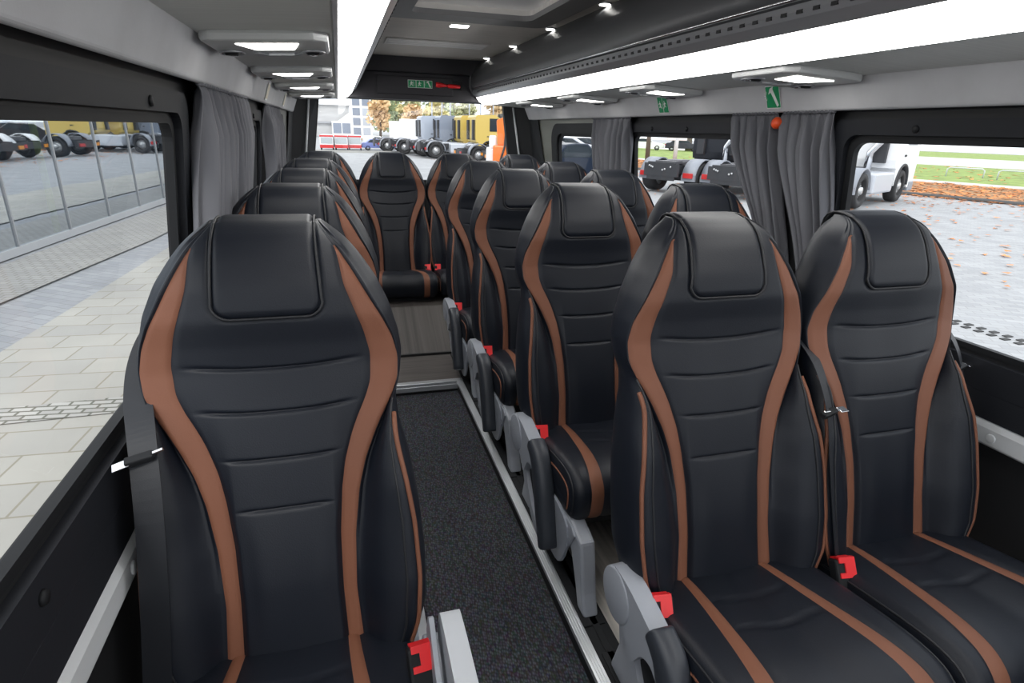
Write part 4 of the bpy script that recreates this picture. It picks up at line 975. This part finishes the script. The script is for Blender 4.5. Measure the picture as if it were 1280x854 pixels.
# orange municipal vehicle
e = empty('orange_lorry', (6.52, 24.4, GZ), -math.radians(14)); e.scale = (.8, .8, .93); tag(e, 'orange work lorry with white cab at the right edge of the rear window', 'lorry')
b = MB(); b.box((-.55, 0, .4), (.45, 2.5, 1.35), .08); b.build('body', ORG, e)
b = MB(); b.prism([(-.30, 1.35), (.45, 1.35), (.42, 2.3), (.1, 2.55), (-.38, 2.4)], 'y', .1, 2.2); b.build('hopper', ORG, e, bevel=.05)
b = MB(); b.box((-.9, .2, .5), (-.52, 3.0, 1.2), .05); b.box((-.75, .3, 1.2), (-.35, 2, 1.75), .08); b.build('cab', WH, e)
b = MB(); b.box((.42, .1, 1.3), (.62, 2.2, 2.4), .03); b.build('side_panel', BLU, e)
b = MB(); b.box((.45, .0, .4), (.70, .5, 1.2), .05); b.build('fender', REDP, e)
b = MB(); b.tube([(-.15, -.05, .7), (.05, -.05, 1.3), (.1, -.08, 1.9)], .05, 8); b.box((.0, -.08, 2.5), (.4, .1, 2.62)); b.build('lifting_arm', CHAS, e)
for s in (-1, 1):
    b = MB(); b.cyl((s*.4, .8, .42), (s*.62, .8, .42), .42, .42, 18); b.build('wheel', TYRE, e)

# glass facade on the left
fd = Vector((.0604, .998)); f0 = Vector((-4.455, 9.17))
def FP(y, z, off=0): t = (y-f0.y)/fd.y; v = f0+fd*t; return Vector((v.x-off, v.y, GZ+z))
e = empty('glass_facade', FP(9, 0)); e0 = e.location.copy(); tag(e, 'long glazed facade with slim grey mullions beside the paved yard', 'building')
def fg():
    m = bpy.data.materials.new('facade_glass'); m.use_nodes = True; n = m.node_tree.nodes; l = m.node_tree.links; n.remove(n['Principled BSDF'])
    t = n.new('ShaderNodeBsdfTransparent'); t.inputs['Color'].default_value = (.55, .62, .66, 1); g = n.new('ShaderNodeBsdfGlossy'); g.inputs['Roughness'].default_value = .015; g.inputs['Color'].default_value = (.86, .92, .97, 1)
    tc = n.new('ShaderNodeTexCoord'); nz = n.new('ShaderNodeTexNoise'); nz.inputs['Scale'].default_value = .8; bn = n.new('ShaderNodeBump'); bn.inputs['Distance'].default_value = .01; bn.inputs['Strength'].default_value = .25
    l.new(tc.outputs['Object'], nz.inputs['Vector']); l.new(nz.outputs['Fac'], bn.inputs['Height']); l.new(bn.outputs['Normal'], g.inputs['Normal'])
    mx = n.new('ShaderNodeMixShader'); mx.inputs[0].default_value = .62; l.new(t.outputs[0], mx.inputs[1]); l.new(g.outputs[0], mx.inputs[2]); l.new(mx.outputs[0], n['Material Output'].inputs[0]); return m
FG = fg(); MUL = mat('mullion_grey', (.28, .29, .30), .4)
ys = [9.65+1.51*k for k in range(-6, 18)]
for k in range(len(ys)-1):
    b = MB(); V = [FP(ys[k], .10)-e0, FP(ys[k+1], .10)-e0, FP(ys[k+1], 5)-e0, FP(ys[k], 5)-e0]; b.add(V, [(0, 1, 2, 3)]); b.build('glass_pane', FG, e, clean=False)
for y in ys:
    b = MB(); p = FP(y, 0)-e0; b.box((p.x-.04, p.y-.016, .0+p.z), (p.x+.02, p.y+.016, p.z+5)); b.build('mullion', MUL, e)
b = MB(); a_, c_ = FP(ys[0], 0)-e0, FP(ys[-1], 0)-e0
V = [];
for p in (a_, c_): V += [p+Vector((.03, 0, 0)), p+Vector((.03, 0, .11)), p+Vector((-.06, 0, .11)), p+Vector((-.06, 0, 0))]
b.add(V, [(0, 1, 5, 4), (1, 2, 6, 5), (2, 3, 7, 6), (3, 0, 4, 7), (0, 1, 2, 3), (4, 5, 6, 7)]); b.build('sill_rail', mat('facade_sill', (.40, .41, .42), .5), e)
b = MB(); V = []
for y in (ys[0], ys[-1]):
    for off, z in ((2.5, 0), (2.5, 5), (.1, 5.0)): V.append(FP(y, z, off)-e0)
b.add(V, [(0, 1, 4, 3), (1, 2, 5, 4)]); b.build('interior_wall', mat('facade_interior', (.10, .12, .15), .8), e, clean=False)
b = MB(); V = [FP(y, .02, off)-e0 for y, off in ((ys[0], .1), (ys[-1], .1), (ys[-1], 2.5), (ys[0], 2.5))]; b.add(V, [(0, 1, 2, 3)]); b.build('interior_floor', mat('facade_floor', (.16, .14, .20), .6), e, clean=False)
b = MB(); V = []
for y in (ys[0], ys[-1]):
    for off, z in ((.0, 5), (.0, 5.8), (4, 5.8)): V.append(FP(y, z, off)-e0)
b.add(V, [(0, 1, 4, 3), (1, 2, 5, 4)]); b.build('roof', WH, e, clean=False)
b = MB(); p = FP(11.4, 0, .3); b.cyl(p, p+Vector((0, .0, 4.8)), .05, .05, 12); o = b.build('column', mat('lime_paint', (.45, .62, .12), .4)); tag(o, 'lime green slim column behind the facade glass', 'column')
# white hall and stair tower behind
e = empty('hall', (-3, 112, GZ)); tag(e, 'long pale grey hall beyond the buses', 'building')
b = MB(); b.box((-18, 0, 0), (5.0, 20, 5.2)); b.build('wall', mat('hall_cladding', (.52, .52, .52), .7, var=(.3, .1, (1, 1, 8))), e)
b = MB(); b.box((-18.2, -.4, 2.2), (5.2, 0, 2.5)); b.build('ledge', mat('hall_band', (.35, .36, .38), .7), e)
b = MB(); b.box((-18.2, -.5, 5.2), (5.2, 20.5, 5.7)); b.build('roof', WH, e)
e = empty('stair_tower', (2.2, 108, GZ)); tag(e, 'white stair tower with dark square windows beside the hall', 'building')
b = MB(); b.box((0, 0, 0), (3.4, 4, 6.6)); b.build('wall', WH, e)
for r_ in range(4):
    for c in range(2):
        b = MB(); b.box((.3+c*1.6, -.06, .5+r_*1.55), (1.5+c*1.6, .02, 1.65+r_*1.55)); b.build('window', GREY if c == 0 or r_ == 3 else SIL, e)
b = MB(); b.box((-3.2, .2, 0), (0, 3, 2.6)); b.prism([(-2.2, 2.6), (0, 2.6), (0, 4.2)], 'y', .3, 3); b.build('stair_annex', WH, e)
b = MB(); b.box((-3.0, .12, .7), (-1.7, .22, 2.3)); b.build('window', GREY, e); b = MB(); b.box((-1.5, .12, .7), (-.2, .22, 2.3)); b.build('window', GREY, e)
# trees
def leaf_mat(n, c): return mat('foliage_'+n, c, .85, var=(.35, .35))
LM = {'yellow': leaf_mat('yellow', (.72, .64, .34)), 'green': leaf_mat('green', (.42, .48, .28)), 'orange': leaf_mat('orange', (.85, .58, .34)), 'olive': leaf_mat('olive', (.55, .56, .34)), 'rust': leaf_mat('rust', (.66, .50, .30))}  # autumn leaf colours, paled so distance haze is painted into them
BARK = mat('bark', (.13, .11, .09), .9)
def tree(x, y, h, rx, m, label, grp, seed, n=1600, ls=.3, trunk=.12, base=.25):
    rn = random.Random(seed); e = empty('tree', (x, y, GZ)); tag(e, label, 'tree', grp)
    V = []; Fc = []; blobs = [(rn.uniform(-.5, .5)*rx, rn.uniform(-.5, .5)*rx, h*rn.uniform(base+.12, .86), rx*rn.uniform(.35, .6)) for _ in range(11)]
    for _ in range(n):
        bx, by, bz, br_ = rn.choice(blobs); v = Vector((rn.gauss(0, 1), rn.gauss(0, 1), rn.gauss(0, 1))).normalized()*br_*rn.uniform(.6, 1.05)
        p = Vector((bx, by, bz))+v; a = Vector((rn.gauss(0, 1), rn.gauss(0, 1), rn.gauss(0, 1))).normalized(); c = a.orthogonal().normalized(); d_ = a.cross(c); k = len(V); s = ls*rn.uniform(.6, 1.3)
        V += [p+c*s, p+d_*s*.7, p-c*s, p-d_*s*.7]; Fc.append((k, k+1, k+2, k+3))
    link('crown', mesh('crown', V, Fc), m, e)
    b = MB(); b.tube([(0, 0, 0), (.1, 0, h*.3), (-.05, .05, h*.7)], [trunk, trunk*.8, trunk*.3], 8)
    for bx, by, bz, br_ in blobs[:6]: b.tube([(0, 0, h*.3), (bx*.5, by*.5, (h*.3+bz)/2+.1), (bx, by, bz)], [trunk*.5, trunk*.3, trunk*.1], 6)
    b.build('trunk', BARK, e)
cols = ['green', 'yellow', 'olive', 'green', 'yellow', 'olive', 'rust', 'yellow', 'green', 'olive', 'yellow']
for k in range(11):
    tree(9+k*4.6, 140+(k % 3)*11, 15+(k*5 % 4)*1.5, 4.2, LM[cols[k]], 'autumn forest tree with %s foliage far behind the parked trucks' % cols[k], 'autumn forest trees beyond the yard', 40+k, 1500, .55, .3, .05)
tree(5.9, 92, 6.2, 1.9, LM['orange'], 'small orange autumn tree right of the stair tower', 'small orange trees', 5, 900, .28)
tree(11.3, 96, 5.6, 1.7, LM['orange'], 'small orange autumn tree above the white box trailers', 'small orange trees', 6, 800, .28)
tree(14.2, 92, 7.0, 2.1, LM['yellow'], 'small golden autumn tree above the silver truck', 'small orange trees', 8, 900, .28)
# poles
for k, px in enumerate((9.1, 10.1, 11.3, 12.9, 14.3, 15.9, 17.2)):
    b = MB(); b.tube([P2(px, 62+k % 3, 0), P2(px+(.4 if k == 1 else 0), 62+k % 3, 9)], .07, 8); o = b.build('flagpole', SIL); tag(o, 'slim pale flagpole behind the trucks, %s counted from the left' % ['leftmost', 'second', 'third', 'fourth', 'fifth', 'sixth', 'rightmost'][k], 'pole', 'flagpoles behind the trucks')
for (x, y), lb, m, r in (((19.2, 35.6), 'thin brown tree trunk at the left of the middle window', BARK, .16), ((43.5, 70), 'thick dark tree trunk on the far lawn edge', BARK, .45)):
    b = MB(); b.tube([P2(x, y, 0), P2(x-.05, y, 2), P2(x, y, 6)], [r, r*.85, r*.7], 10); o = b.build('bare_tree', m); tag(o, lb, 'tree trunk')
e = empty('sign_post', (20.3, 34.1, GZ)); tag(e, 'grey sign post with a pale board top on the verge', 'sign post')
b = MB(); b.cyl((0, 0, 0), (0, 0, 2.4), .13, .13, 10); b.build('post', RAILG, e); b = MB(); b.box((-.7, -.05, 1.55), (.7, .05, 2.6), .02); b.build('board', WH, e)
